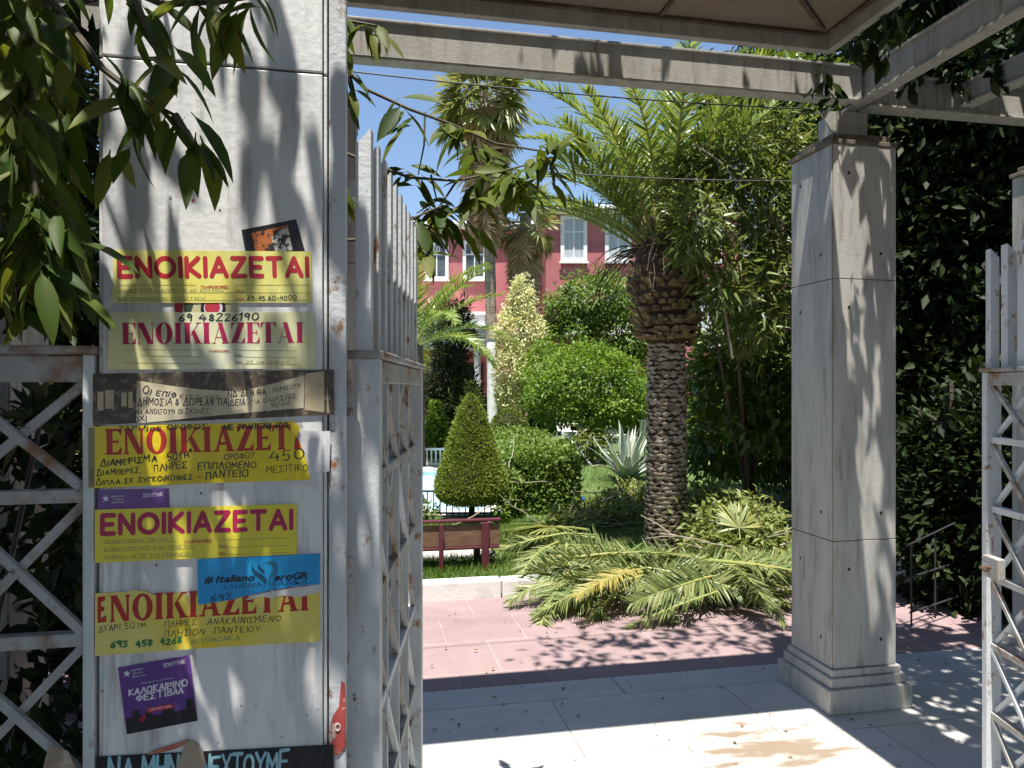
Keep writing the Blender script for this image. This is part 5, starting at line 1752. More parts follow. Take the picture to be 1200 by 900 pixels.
# round clipped shrub and other evergreen bodies: leaf skin over a dark inner body
def clipped(name, label, cat, base, prof, n, L, mat, seed, jitter=.02, trunk=None, squash=None, group=None, ratio=.5):
    """body of revolution with a skin of leaves. prof: (radius, z) from bottom to top"""
    rn = np.random.default_rng(seed)
    t = thing(name, label, cat, base, 0, group)
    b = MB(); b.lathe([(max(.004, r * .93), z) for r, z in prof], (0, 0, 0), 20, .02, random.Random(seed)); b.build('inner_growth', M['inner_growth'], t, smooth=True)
    if trunk:
        q = MB(); q.tube([(0, 0, -.03), (.01, 0, trunk / 2), (0, 0, trunk)], [.045, .035, .03], 8); q.build('trunk', M['bark_dark'], t)
    r = np.array([p[0] for p in prof]); z = np.array([p[1] for p in prof])
    seg = np.hypot(np.diff(r), np.diff(z)) * (r[:-1] + r[1:] + .02)
    cdf = np.concatenate([[0], np.cumsum(seg)]) / seg.sum()
    q = rn.random(n)
    i = np.clip(np.searchsorted(cdf, q) - 1, 0, len(seg) - 1)
    f = rn.random(n)
    rr, zz = r[i] + (r[i + 1] - r[i]) * f, z[i] + (z[i + 1] - z[i]) * f
    a = rn.random(n) * 2 * np.pi
    dr_, dz_ = (r[i + 1] - r[i]), (z[i + 1] - z[i])
    ln = np.maximum(np.hypot(dr_, dz_), 1e-6)
    O = np.stack([np.cos(a) * dz_ / ln, np.sin(a) * dz_ / ln, -dr_ / ln], 1)
    lump = .5 + .5 * np.sin(a * 3 + zz * 7 + seed) * np.sin(zz * 11 + a * 2)
    P = np.stack([rr * np.cos(a), rr * np.sin(a), zz], 1) + O * (rn.normal(size=n)[:, None] * jitter + (lump[:, None] - .5) * jitter * 1.2)
    A = unit(O + rand_dirs(n, rn) * .8 + np.array([0, 0, .25]))
    Nn = unit(O + rand_dirs(n, rn) * .8)
    LL = L * rn.uniform(.6, 1.3, n)
    leaves('crown', mat, P, A, Nn, LL, LL * ratio, T_small(), t, None, rn, np.clip(.3 + .4 * lump + rn.normal(size=n) * .2, 0, 1))
    return t


def ball(r, zc, sq=1.0, n=9):
    return [(r * math.sin(math.pi * (k + .15) / (n + .3)), zc - r * sq * math.cos(math.pi * (k + .15) / (n + .3))) for k in range(n + 1)]


bs = W(597, 514, 17); bs.z = LZ
clipped('round_shrub', 'round clipped dark green shrub beside the whitewashed trunk', 'shrub', bs, ball(.42, .52, 1.25), 5000, .06, LM['mid'], 4)
cb = G(552, 611, LZ)
clipped('cone_topiary', 'large clipped cone topiary on a short stem behind the bench', 'topiary', cb,
        [(.06, .26), (.26, .235), (.365, .29), (.405, .38), (.39, .48), (.34, .65), (.27, .85), (.20, 1.08), (.125, 1.28), (.06, 1.40), (.01, 1.47)], 26000, .032, LM['cypress'], 9, .012, .32, ratio=.4)
bs = W(511, 530, 16.5); bs.z = LZ
clipped('small_conifer', 'small bright green cone shaped conifer behind the white railing', 'conifer', bs, [(.24, .0), (.26, .2), (.20, .55), (.12, .9), (.03, 1.25)], 4200, .075, LM['bright'], 13, .05, group='small conifers')
bs = W(553, 520, 15.5); bs.z = LZ
clipped('small_conifer', 'small pointed green conifer peeping over the big cone topiary', 'conifer', bs, [(.30, .0), (.30, .5), (.22, 1.0), (.13, 1.35), (.03, 1.68)], 4600, .07, LM['mid'], 14, .04, group='small conifers')

# two green trees between the conifer and the palm
bs = W(704, 500, 21); bs.z = LZ
tree('loose_tree', 'loose airy green tree against the red wall between fan palm and date palm', 'tree', bs, W(704, 360, 21), .12,
     [lobe(700, 350, 21, 44, 30), lobe(722, 390, 21, 40, 40), lobe(668, 400, 21, 36, 42), lobe(740, 430, 21, 30, 40), lobe(655, 365, 21, 20, 26)], 20000, .13, LM['hedge'], per=22, spread=.15, shell=.45, seed=15, ratio=.42)
bs = W(690, 530, 16); bs.z = LZ
tree('round_tree', 'broad round bright green tree with a dark trunk underneath', 'tree', bs, W(690, 440, 16), .10,
     [lobe(690, 450, 16, 66, 36), lobe(655, 470, 16, 38, 30), lobe(725, 468, 16, 38, 32), lobe(690, 425, 16, 40, 22), lobe(640, 440, 17, 30, 40), lobe(700, 478, 15.6, 50, 18)], 22000, .085, LM['bright'], per=18, spread=.10, shell=.70, seed=17, ratio=.55, bark='bark_dark')
# dark background growth along the far edge
for i, (x, d, hw, y, lb) in enumerate(((655, 26, 40, 480, 'dark evergreen bush under the loose tree'), (735, 25, 46, 470, 'dark evergreen bush left of the date palm trunk'),
                                      (850, 22, 60, 430, 'dark evergreen tree right of the date palm trunk'), (590, 28, 36, 470, 'dark evergreen bush behind the cream conifer'))):
    bs = W(x, 500, d); bs.z = LZ
    tree('evergreen_bush', lb, 'bush', bs, W(x, y, d), .08, [lobe(x, (y + 505) / 2, d, hw, (505 - y) / 2 + 8), lobe(x + 15, y + 8, d, hw * .6, 20)], 7000, .17, LM['deep'], per=26, seed=30 + i, bark='bark_dark', shell=.4)

# hedge: long box hedge running away
hd = thing('hedge', 'long box hedge running away beside the pool, its front end in shade', 'hedge', W(635, 606, 9.0))
rn = np.random.default_rng(41)
h0, h1 = Vector((.02, 9.05, LZ)), Vector((-.35, 13.6, LZ))
hw, hh = .40, .72
hdir = (h1 - h0).normalized(); hs = Vector((hdir.y, -hdir.x, 0))
offs = hs * .36
b = MB(); c0, c1 = h0 + offs + hdir * .05, h1 + offs
q = hs * (hw - .05)
b.hexa([c0 - q, c0 + q, c1 + q, c1 - q] + [p + Vector((0, 0, hh - .05)) for p in (c0 - q, c0 + q, c1 + q, c1 - q)])
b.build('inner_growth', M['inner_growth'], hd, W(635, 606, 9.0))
Pl, Ol = [], []
Lh = (h1 - h0).length
def hp(s, w_, z):
    return np.array(h0 + offs) + np.outer(s, np.array(hdir)) + np.outer(w_, np.array(hs)) + np.outer(z, np.array((0, 0, 1.0)))
n1 = 15000; s = rn.random(n1) * Lh; Pl.append(hp(s, rn.uniform(-hw, hw, n1), np.full(n1, hh) + .05 * np.sin(s * 3))); Ol.append(np.tile((0, 0, 1.0), (n1, 1)))
n2 = 7000; Pl.append(hp(np.zeros(n2), rn.uniform(-hw, hw, n2), rn.random(n2) * hh)); Ol.append(np.tile(-np.array(hdir), (n2, 1)))
for sg in (-1, 1):
    n3 = 11000; Pl.append(hp(rn.random(n3) * Lh, np.full(n3, sg * hw), rn.random(n3) * hh)); Ol.append(np.tile(sg * np.array(hs), (n3, 1)))
P, O = np.concatenate(Pl), np.concatenate(Ol)
P = P + rn.normal(size=P.shape) * .04
n = len(P)
LL = .05 * rn.uniform(.6, 1.4, n)
leaves('leafage', LM['hedge'], P, unit(O * .7 + rand_dirs(n, rn)), unit(O + rand_dirs(n, rn) * .7), LL, LL * .6, T_small(), hd, W(635, 606, 9.0), rn)

# cut leafy branches heaped round the palm, and low shrubs
def brush(name, label, cat, lobes, n, L, mat, seed, sticks, group=None):
    c = lobes[0][0]
    base = (c[0], c[1], LZ)
    rn, rg = np.random.default_rng(seed), random.Random(seed)
    t = thing(name, label, cat, base, 0, group)
    foliage('leafage', mat, lobes, n, L, t, base, rn, per=16, spread=.17, shell=.35, ratio=.45, zmin=.02)
    b = MB()
    for k in range(sticks):
        lb = rg.choice(lobes)
        p = Vector(lb[0]) + Vector((rg.uniform(-1, 1) * lb[1][0], rg.uniform(-1, .3) * lb[1][1], rg.uniform(-.6, .7) * lb[1][2]))
        d = Vector((rg.uniform(-1, 1), rg.uniform(-.5, .5), rg.uniform(-.25, .45))).normalized()
        pts = [p + d * .16 * j + Vector((rg.uniform(-.02, .02), 0, rg.uniform(-.02, .02))) for j in range(5)]
        b.tube(pts, [.008, .007, .006, .005, .003], 5)
    b.build('twig', M['twig_pale'], t, base)
    return t


brush('brushwood_heap', 'heap of cut leafy branches right of the palm trunk', 'branches', [lobe(862, 618, 6.9, 54, 32), lobe(835, 592, 7.3, 30, 22), lobe(895, 642, 6.6, 30, 22), lobe(850, 645, 6.5, 40, 16)], 7500, .07, LM['brush'], 51, 30)
brush('brushwood_heap', 'heap of cut leafy branches left of the palm trunk below the agave', 'branches', [lobe(735, 586, 9.2, 34, 16), lobe(710, 602, 8.6, 44, 14), lobe(665, 612, 8.2, 34, 9)], 4200, .075, LM['brush'], 52, 20)
brush('rose_bush', 'thin straggly bush at the left end of the hedge behind the bench', 'bush', [lobe(597, 580, 8.8, 14, 36), lobe(588, 600, 8.4, 12, 16)], 900, .06, LM['hedge'], 53, 4)
brush('rose_bush', 'thin straggly bush at the pool edge left of the topiary', 'bush', [lobe(502, 598, 8.5, 12, 12)], 350, .06, LM['hedge'], 54, 3)
for i, (x, y, d, rx, rz, lb) in enumerate(((690, 520, 15, 26, 16, 'grey green sprawling plant left of the agave'),)):
    brush('low_plant', lb, 'plant', [lobe(x, y, d, rx, rz)], 900, .10, LM['mid'], 60 + i, 4)

# agave
ag = G(735, 562, LZ)
agt = thing('agave', 'large grey green agave rosette with pale edges on the lawn', 'agave', ag)
rg = random.Random(3)
for k in range(30):
    a = k * 2.4
    el = R(86 - 62 * (k / 30) + rg.uniform(-6, 6))
    L = rg.uniform(.72, 1.08)
    b = MB()
    n = 8
    d0 = Vector((math.cos(a), math.sin(a), 0))
    sd = Vector((-math.sin(a), math.cos(a), 0))
    p = d0 * .05
    ang = el
    curl = rg.uniform(0, 1.2) if rg.random() < .35 else rg.uniform(-.1, .25)
    for j in range(n + 1):
        t_ = j / n
        w_ = .068 * (1 - t_ ** 1.6) * (1 + .3 * math.sin(math.pi * t_)) + .002
        up = Vector((-math.cos(a) * math.sin(ang), -math.sin(a) * math.sin(ang), math.cos(ang)))
        b.v += [tuple(p - sd * w_ + up * w_ * .35), tuple(p), tuple(p + sd * w_ + up * w_ * .35), tuple(p - up * .016 * (1 - t_))]
        p = p + (d0 * math.cos(ang) + Vector((0, 0, math.sin(ang)))) * L / n
        ang -= curl * t_ * .45
    for j in range(n):
        a0, a1 = 4 * j, 4 * j + 4
        b.f += [(a0, a0 + 1, a1 + 1, a1), (a0 + 1, a0 + 2, a1 + 2, a1 + 1), (a0 + 2, a0 + 3, a1 + 3, a1 + 2), (a0 + 3, a0, a1, a1 + 3)]
    o = b.build('agave_leaf', LM['agave'], agt, smooth=True)
    at = o.data.attributes.new("tint", 'FLOAT', 'FACE'); tv_ = rg.random()
    at.data.foreach_set("value", [tv_] * len(o.data.polygons))

# ------------------------------------------------------------------ right side: broad-leaved trees
bs = W(880, 560, 8.6); bs.z = LZ
rn = np.random.default_rng(70)
ol = thing('oleander', 'tall sunlit oleander overlapping the right half of the date palm crown', 'shrub', bs)
lb_ = [lobe(812, 262, 6.7, 40, 48), lobe(852, 195, 7.0, 48, 50), lobe(900, 250, 7.1, 40, 74), lobe(845, 320, 6.8, 32, 52), lobe(885, 350, 7.1, 40, 62), lobe(915, 180, 7.3, 36, 50), lobe(805, 190, 7.0, 32, 34)]
foliage('crown', LM['oleander'], lb_, 10500, .115, ol, bs, rn, per=13, spread=.22, shell=.35, ratio=.19, tmpl=T_strip(.12))
b = MB(); rg = random.Random(9)
for l_ in lb_:
    for k in range(1):
        e = Vector(l_[0]) + Vector((rg.uniform(-.3, .3), rg.uniform(-.3, .3), rg.uniform(-.1, .4)))
        m_ = Vector(bs).lerp(e, .55) + Vector((rg.uniform(-.15, .15), rg.uniform(-.15, .15), .2))
        b.tube([bs, m_, e], [.022, .015, .006], 6)
b.build('trunk', M['bark'], ol, bs)
for (x0, y0, x1, y1) in ((815, 170, 870, 220), (800, 255, 850, 270), (845, 255, 875, 300), (830, 290, 850, 360), (870, 330, 865, 300), (842, 330, 858, 420)):
    a, c = W(x0, y0, 6.6), W(x1, y1, 6.7)
    b = MB(); b.tube([a, a.lerp(c, .5) + Vector((0, 0, .05)), c], [.006, .009, .012], 5); b.build('bare_twig', M['twig_pale'], ol, bs)
bs = W(880, 600, 10.5); bs.z = LZ
tree('laurel_tree', 'dark glossy laurel between the date palm and the marble column', 'tree', bs, W(880, 420, 10.5), .10,
     [lobe(862, 440, 8.2, 52, 66), lobe(900, 470, 8.0, 40, 70), lobe(845, 520, 8.6, 40, 40), lobe(900, 380, 10.5, 50, 60), lobe(850, 500, 10.0, 44, 50), lobe(900, 520, 10.0, 44, 44), lobe(915, 470, 9.4, 36, 60), lobe(925, 130, 9.6, 60, 60), lobe(880, 120, 9.8, 60, 40)], 19000, .13, LM['laurel'], per=18, spread=.17, shell=.5, ratio=.42, seed=71, bark='bark_dark')
# dense shaded trees behind the right side of the gateway
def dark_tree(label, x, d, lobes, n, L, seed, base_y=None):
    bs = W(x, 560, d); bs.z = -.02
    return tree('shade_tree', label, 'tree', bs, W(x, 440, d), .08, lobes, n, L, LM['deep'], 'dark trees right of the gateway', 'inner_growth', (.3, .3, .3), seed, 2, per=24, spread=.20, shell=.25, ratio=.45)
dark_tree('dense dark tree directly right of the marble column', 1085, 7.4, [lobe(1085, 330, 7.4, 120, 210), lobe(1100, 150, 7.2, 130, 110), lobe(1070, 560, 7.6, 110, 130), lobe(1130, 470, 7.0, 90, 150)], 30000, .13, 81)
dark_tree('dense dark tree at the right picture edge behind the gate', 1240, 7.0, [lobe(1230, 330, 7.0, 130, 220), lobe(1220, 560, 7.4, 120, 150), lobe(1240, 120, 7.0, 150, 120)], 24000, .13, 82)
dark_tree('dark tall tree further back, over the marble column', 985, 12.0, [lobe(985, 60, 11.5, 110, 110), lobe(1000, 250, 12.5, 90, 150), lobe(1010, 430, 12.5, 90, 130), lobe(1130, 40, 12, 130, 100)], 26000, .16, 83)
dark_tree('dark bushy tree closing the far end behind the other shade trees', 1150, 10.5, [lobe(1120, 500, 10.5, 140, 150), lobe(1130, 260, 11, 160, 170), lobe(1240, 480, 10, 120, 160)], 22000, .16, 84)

dark_tree('dark shrub added for the black shade behind the sloping railing', 1120, 5.6, [lobe(1105, 640, 5.6, 46, 110), lobe(1160, 600, 5.4, 50, 160), lobe(1215, 620, 5.2, 60, 150), lobe(1080, 560, 6.0, 34, 90)], 14000, .10, 86)  # added so that the ground behind the railing turns black
# creeper over the right half of the pergola
cr = thing('creeper', 'dense leafy creeper spreading over the right beams of the pergola', 'creeper', UV(3.2, 2, 3.2))
co = UV(3.2, 2, 3.2)
rn = np.random.default_rng(90)
def uvl(u, v, z, ru, rv, rz):
    return (tuple(UV(u, v, z)), (ru, rv, rz))
lobes_c = [uvl(3.1, 2.6, 3.75, .75, .8, .35), uvl(3.3, 1.4, 3.8, .95, .9, .4), uvl(2.95, .2, 3.8, .6, .9, .4), uvl(4.4, 2.4, 3.8, .9, 1.1, .45), uvl(2.85, 3.3, 3.7, .5, .5, .3), uvl(4.4, .8, 3.8, .9, 1.0, .4), uvl(2.55, 2.3, 3.75, .4, .8, .22), uvl(2.55, .9, 3.75, .45, .9, .25)]
foliage('crown', LM['deep'], lobes_c, 12500, .12, cr, co, rn, per=18, spread=.24, shell=.2, ratio=.5)
b = MB(); rg = random.Random(6)
for k in range(16):
    p = UV(rg.uniform(2.4, 4.4), rg.uniform(.6, 3.2), 3.24)
    pts = [p]
    for j in range(6):
        pts.append(pts[-1] + UV(rg.uniform(-.25, .3), rg.uniform(-.3, .3), rg.uniform(-.02, .12)))
    b.tube(pts, [.012, .01, .009, .008, .006, .005, .004], 5)
b.build('stem', M['twig'], cr, co)
# hanging sprays at the beam joint
for (x, y, d, n) in ((962, 85, 3.6, 14), (1012, 55, 3.4, 12), (1035, 60, 3.3, 14), (975, 100, 3.65, 8), (1070, 90, 3.6, 12), (1120, 95, 3.8, 14), (1175, 80, 3.6, 14), (1040, 20, 3.2, 14)):
    Ph, Ah = [], []
    for k in range(n):
        Ph.append(np.array(W(x + rg.uniform(-12, 12), y + rg.uniform(-14, 16), d + rg.uniform(-.04, .04))))
        Ah.append(np.array((rg.uniform(-.6, .6), rg.uniform(-.5, .5), -1 + rg.uniform(0, .8))))
    Ph, Ah = np.array(Ph), np.array(Ah)
    ll = rn.uniform(.06, .11, len(Ph))
    leaves('hanging_spray', LM['deep'], Ph, Ah, rand_dirs(len(Ph), rn) + np.array((0, -.6, .5)), ll, ll * .42, T_blade(), cr, co, rn)

# low dark railing in the shade behind the right gate
rlg = thing('sloping_railing', 'dim sloping metal railing in deep shade behind the marble column', 'railing', W(1060, 740, 4.9))
ro = W(1060, 740, 4.9)
b = MB()
for (x0, y0, x1, y1) in ((1062, 640, 1150, 598), (1062, 678, 1150, 650), (1066, 718, 1150, 690)):
    b.tube([W(x0, y0, 4.9), W(x1, y1, 5.5)], .006, 6)
b.build('rail', M['iron'], rlg, ro)
for x in (1068, 1096, 1126):
    s_ = (x - 1062) / 88
    b = MB(); b.tube([W(x, 640 - 42 * s_, 4.9 + .6 * s_), W(x, 736 - 30 * s_, 4.9 + .6 * s_)], .006, 6); b.build('baluster', M['iron'], rlg, ro)

# ------------------------------------------------------------------ left side: overhanging tree close to the camera
def hang_leaves(pts, n, L, rng, rn, droop=.6, spread=.05, axis=None):
    P, A, N_, LL = [], [], [], []
    for p in pts:
        for k in range(n):
            a = rng.uniform(0, 2 * math.pi)
            d = Vector((math.cos(a), math.sin(a) * .8, rng.uniform(-1.1, .35) - droop)).normalized()
            if axis is not None:
                d = (d * .75 + Vector(axis)).normalized()
            P.append(np.array(p) + np.array((rng.uniform(-1, 1), rng.uniform(-1, 1), rng.uniform(-1, 1))) * spread)
            A.append(np.array(d))
            nn = Vector((d.x * .5 + rng.uniform(-.5, .5), -.55 + rng.uniform(-.6, .6), .8 + rng.uniform(-.3, .3)))
            N_.append(np.array(nn))
            LL.append(L * rng.uniform(.7, 1.25))
    return np.array(P), np.array(A), np.array(N_), np.array(LL)


lt = thing('overhanging_tree', 'tree with long glossy leaves hanging over the left fence and the sticker pillar', 'tree', UV(-1.9, 1.6, 0))
lo = UV(-1.9, 1.6, 0)
rg, rn = random.Random(17), np.random.default_rng(17)
tk = MB(); tk.tube([lo, lo + Vector((.05, .1, 1.5)), lo + Vector((.2, -.2, 2.7)), lo + Vector((.5, -.6, 3.6))], [.13, .11, .09, .05], 12)
tk.build('trunk', M['bark_dark'], lt, lo, smooth=True)
tw = MB()
def twig(pts, r=.006):
    tw.tube(pts, [r * (1 - .6 * k / (len(pts) - 1)) for k in range(len(pts))], 6)
spots = []
strands = [
    [(20, -40, 1.0), (40, 60, .98), (35, 160, .96), (45, 250, .95), (70, 330, .95)],
    [(-30, 30, 1.05), (-10, 150, 1.0), (0, 260, 1.0), (20, 360, 1.0)],
    [(50, -50, 1.1), (58, 40, 1.08), (66, 130, 1.08), (64, 220, 1.06), (72, 300, 1.05)],
    [(60, 0, 1.02), (120, 80, 1.0), (165, 115, 1.0), (205, 135, 1.0)],
    [(205, 135, 1.0), (228, 168, 1.0)],
    [(110, -30, 1.1), (190, 5, 1.08), (260, 2, 1.08), (310, -6, 1.08)],
    [(150, -20, 1.04), (175, 40, 1.02), (190, 75, 1.02)],
    [(-20, -40, 1.2), (20, 40, 1.2), (60, 120, 1.25), (60, 220, 1.3)],
    [(0, 100, 1.3), (40, 200, 1.35), (30, 320, 1.35)],
]
dens = [12, 12, 8, 2, 2, 1, 1, 14, 14]
for st_, dn in zip(strands, dens):
    pts = [W(*p) for p in st_]
    twig(pts)
    for i in range(len(pts) - 1):
        for s in (.15, .5, .85):
            spots.append((pts[i].lerp(pts[i + 1], s), dn))
Pc, Ac, Nc, Lc = [], [], [], []
for p, dn in spots:
    a = hang_leaves([p], (dn // 2 + 1) if dn > 2 else 1 + (len(Pc) % 2), .086, rg, rn, .65, .022)
    for acc, v in zip((Pc, Ac, Nc, Lc), a):
        acc.append(v)
# end whorls in front of the pillar
for (x, y, d, n) in ((150, 95, 1.0, 4), (228, 165, 1.0, 6), (165, 120, 1.0, 5), (195, 75, 1.02, 5), (255, 5, 1.08, 5), (300, -4, 1.08, 5), (230, 3, 1.08, 4), (140, 175, 1.0, 5), (85, 330, 1.04, 7), (70, 270, .98, 7)):
    a = hang_leaves([W(x, y, d)], n, .088, rg, rn, .5, .012)
    for acc, v in zip((Pc, Ac, Nc, Lc), a):
        acc.append(v)
Pc, Ac, Nc, Lc = map(np.concatenate, (Pc, Ac, Nc, Lc))
leaves('leafage', LM['near'], Pc, Ac, Nc, Lc, Lc * RNG.uniform(.22, .31, len(Lc)), T_blade(.25), lt, lo, rn, smooth=True)
tw.build('twig', M['twig'], lt, lo)
# the crown above the picture that shades the pillar, and the mass behind the fence
lob = [uvl(-.50, .90, 2.85, .42, .30, .40), uvl(-1.3, 1.0, 2.9, .6, .5, .6), uvl(-.42, .85, 3.7, .28, .25, .25), uvl(.85, 3.1, 5.0, .42, .30, .25), uvl(1.75, 3.2, 5.1, .75, .42, .3)]
foliage('crown', LM['near'], lob, 1750, .09, lt, lo, rn, per=14, spread=.30, shell=.2, ratio=.5, tmpl=T_blade(.2))

for i, (tu, tv, lb, lobes_s) in enumerate((  # unseen trees added behind the camera to block sky and sun
        (-3.2, -1.6, 'unseen street tree added left of the gateway to shade the fence', [uvl(-3.0, -.9, 4.6, 2.4, 1.5, 1.5), uvl(-4.6, .8, 4.0, 1.8, 1.6, 1.8), uvl(-2.2, -2.6, 6.2, 2.4, 1.8, 1.4)]),
        (1.4, -2.6, 'unseen street tree added before the gateway to block sky and sun', [uvl(1.2, -1.7, 4.7, 2.0, 1.3, .8), uvl(1.6, -3.2, 5.6, 2.6, 2.0, 1.8), uvl(0.8, -.4, 4.6, 1.3, .7, .35), uvl(1.4, -4.6, 3.6, 3.0, 1.2, 1.6)]),
        (5.6, -1.2, 'unseen street tree added right of the gateway to shade the right gate', [uvl(5.0, -1.0, 4.8, 2.2, 1.8, 1.4), uvl(6.2, 1.6, 4.4, 1.6, 2.0, 1.8), uvl(4.6, -3.0, 6.0, 2.6, 2.0, 1.6), uvl(6.0, -3.6, 3.4, 2.4, 1.4, 1.6)]))):
    b0 = UV(tu, tv, 0)
    tree('shade_tree', lb, 'tree', b0, b0 + Vector((0, 0, 3.8)), .14, lobes_s, 5200, .30, LM['deep'], 'added shade trees before the gateway', 'bark', (1.0, 1.0, .9), 110 + i, 8, per=20, spread=.24, shell=.2, ratio=.5)
lb = thing('shade_tree', 'unseen leafy shrub added left of the lattice fence to block light', 'tree', UV(-2.6, .8, 0), 0, 'added shade trees before the gateway')
limbs(UV(-2.6, .8, 0), UV(-2.6, .8, 2.2), .06, .03, 5, (.4, .4, .5), random.Random(5)).build('trunk', M['bark_dark'], lb, UV(-2.6, .8, 0))
foliage('crown', LM['deep'], [uvl(-2.35, .75, 1.5, .55, .7, 1.4), uvl(-2.6, 1.7, 2.2, .5, .6, 1.2)], 4200, .2, lb, UV(-2.6, .8, 0), np.random.default_rng(29), per=20, spread=.2, shell=.2, ratio=.5)  # shrub added out of view to keep light off the left column
ls = thing('shade_tree', 'dark shrubbery tree behind the left lattice fence', 'tree', (-3.0, 3.6, 0), 0, 'dark trees left of the gateway')
lso = (-3.0, 3.6, 0)
limbs(lso, (-2.8, 3.7, 3.2), .10, .04, 8, (.7, .5, .7), random.Random(2)).build('trunk', M['bark_dark'], ls, lso)
foliage('crown', LM['deep'], [((-3.2, 4.6, 1.2), (1.4, .9, 1.3)), ((-3.7, 4.4, 2.6), (1.2, .9, 1.0)), ((-4.9, 4.2, 2.6), (1.3, 1.0, 2.2)), ((-4.9, 4.6, 4.3), (1.2, 1.0, 1.0)), ((-2.35, 3.3, .9), (.55, .4, .9)), ((-2.0, 2.75, .75), (.55, .3, .85)), ((-2.7, 3.0, 1.0), (.5, .4, 1.0)), ((-1.6, 4.6, .8), (.5, .4, .9)), ((-3.4, 4.7, 3.5), (.9, .7, 1.0)), ((-3.0, 4.9, 2.4), (.8, .6, .8)), uvl(-2.3, 2.2, 3.0, .8, .8, .7), uvl(-2.0, 2.7, 2.3, .55, .4, .8), lobe(40, 90, 2.0, 80, 160, 45), lobe(95, 120, 2.5, 30, 150, 40), lobe(75, 270, 2.3, 42, 120, 40), lobe(20, 330, 2.1, 60, 90, 40), lobe(72, 560, 2.4, 30, 190, 40)], 52000, .12, ls, lso, np.random.default_rng(23), per=24, spread=.2, shell=.2, ratio=.45)  # visible shrubbery, with overhead lobes added to block sky from the column

# sprays across the opening, above the open gate
sw = thing('hanging_branch', 'dark leafy branch reaching across the opening above the lattice gate', 'branch', W(400, 120, 2.3))
so = W(400, 120, 2.3)
rg, rn = random.Random(31), np.random.default_rng(31)
tb_ = MB()
def tline(pts, r=.006):
    tb_.tube([W(*p) for p in pts], [r * (1 - .55 * k / (len(pts) - 1)) for k in range(len(pts))], 6)
tline([(385, 60, 2.3), (430, 105, 2.3), (480, 128, 2.3), (530, 146, 2.35), (580, 168, 2.4), (640, 178, 2.45), (672, 160, 2.5)])
tline([(395, 175, 2.3), (430, 190, 2.3), (480, 208, 2.3), (535, 212, 2.35), (590, 200, 2.4), (630, 190, 2.45)])
tline([(498, 132, 2.32), (497, 170, 2.3), (490, 205, 2.3)], .004)
tline([(398, 282, 2.2), (430, 280, 2.2), (470, 262, 2.2), (520, 240, 2.25)])
tline([(535, 212, 2.35), (520, 235, 2.3), (505, 255, 2.3)], .004)
tline([(505, 205, 2.3), (512, 235, 2.3), (488, 250, 2.3)], .004)
tb_.build('twig', M['twig'], sw, so)
wh = [(470, 122, 5), (482, 140, 4), (478, 200, 6), (490, 212, 5), (520, 150, 3), (545, 150, 6), (560, 172, 7), (575, 190, 8), (585, 215, 8), (600, 200, 7), (560, 230, 7), (620, 190, 6), (640, 178, 6), (660, 168, 6), (672, 158, 5),
      (500, 245, 8), (515, 255, 8), (485, 262, 7), (530, 240, 7), (545, 260, 5), (470, 285, 5), (500, 290, 5), (615, 222, 6), (640, 205, 5), (555, 205, 6)]
Pc, Ac, Nc, Lc = [], [], [], []
for (x, y, n) in wh:
    a = hang_leaves([W(x, y, 2.3 + rg.uniform(-.05, .15))], n, .125, rg, rn, .15, .02)
    for acc, v in zip((Pc, Ac, Nc, Lc), a):
        acc.append(v)
Pc, Ac, Nc, Lc = map(np.concatenate, (Pc, Ac, Nc, Lc))
leaves('leafage', LM['near'], Pc, Ac, Nc, Lc, Lc * .30, T_blade(.2), sw, so, rn, smooth=True)
# tuft at the pillar's upper right edge
tf_ = thing('hanging_branch', 'small dark leaf tuft hanging at the upper right edge of the sticker pillar', 'branch', W(400, 40, 1.95))
to_ = W(400, 40, 1.95)
b = MB(); b.tube([W(380, 10, 1.95), W(410, 25, 1.95), W(440, 30, 1.95)], [.006, .005, .003], 6); b.tube([W(388, 40, 1.9), W(408, 80, 1.9), (W(412, 110, 1.9))], [.005, .004, .003], 6); b.build('twig', M['twig'], tf_, to_)
Pc, Ac, Nc, Lc = [], [], [], []
for spray in (((410, 25, 6), (425, 28, 6), (440, 32, 6)), ((405, 60, 7), (408, 85, 7), (410, 105, 6)), ((405, 235, 5), (402, 215, 4))):
    Pc, Ac, Nc, Lc = [], [], [], []
    for (x, y, n) in spray:
        a = hang_leaves([W(x, y, 1.9)], n, .085, rg, rn, .6, .012)
        for acc, v in zip((Pc, Ac, Nc, Lc), a):
            acc.append(v)
    Pc, Ac, Nc, Lc = map(np.concatenate, (Pc, Ac, Nc, Lc))
    leaves('leafage', LM['near'], Pc, Ac, Nc, Lc, Lc * .28, T_blade(.25), tf_, to_, rn, smooth=True)

# ================================================================== SMALL THINGS IN THE GARDEN
# maroon bench seen from behind
be = thing('park_bench', 'low maroon park bench seen from behind on the grass', 'bench', G(540, 668, LZ), THETA)
def bbx(name, x0, x1, y0, y1, z0, z1, m, bev=.006):
    b = MB(); b.box(x0, x1, y0, y1, z0, z1); return b.build(name, m, be, bevel=bev)
bbx('top_rail', -1.15, .345, -.025, .025, .41, .432, M['maroon'])
bbx('backrest', -1.15, .335, -.004, .012, .20, .385, M['mesh_maroon'])
bbx('lower_rail', -1.15, .335, -.012, .020, .175, .198, M['maroon'])
for x in (-1.0, -.17):
    bbx('leg', x - .02, x + .02, -.045, -.032, -.02, .40, M['maroon'])
bbx('leg', .175, .24, -.04, -.0125, -.02, .404, M['maroon'])
bbx('seat', -1.15, .33, .05, .38, .17, .20, M['mesh_maroon'])
for x in (-1.0, .19):
    bbx('leg', x - .03, x + .03, .32, .36, -.02, .168, M['maroon'])

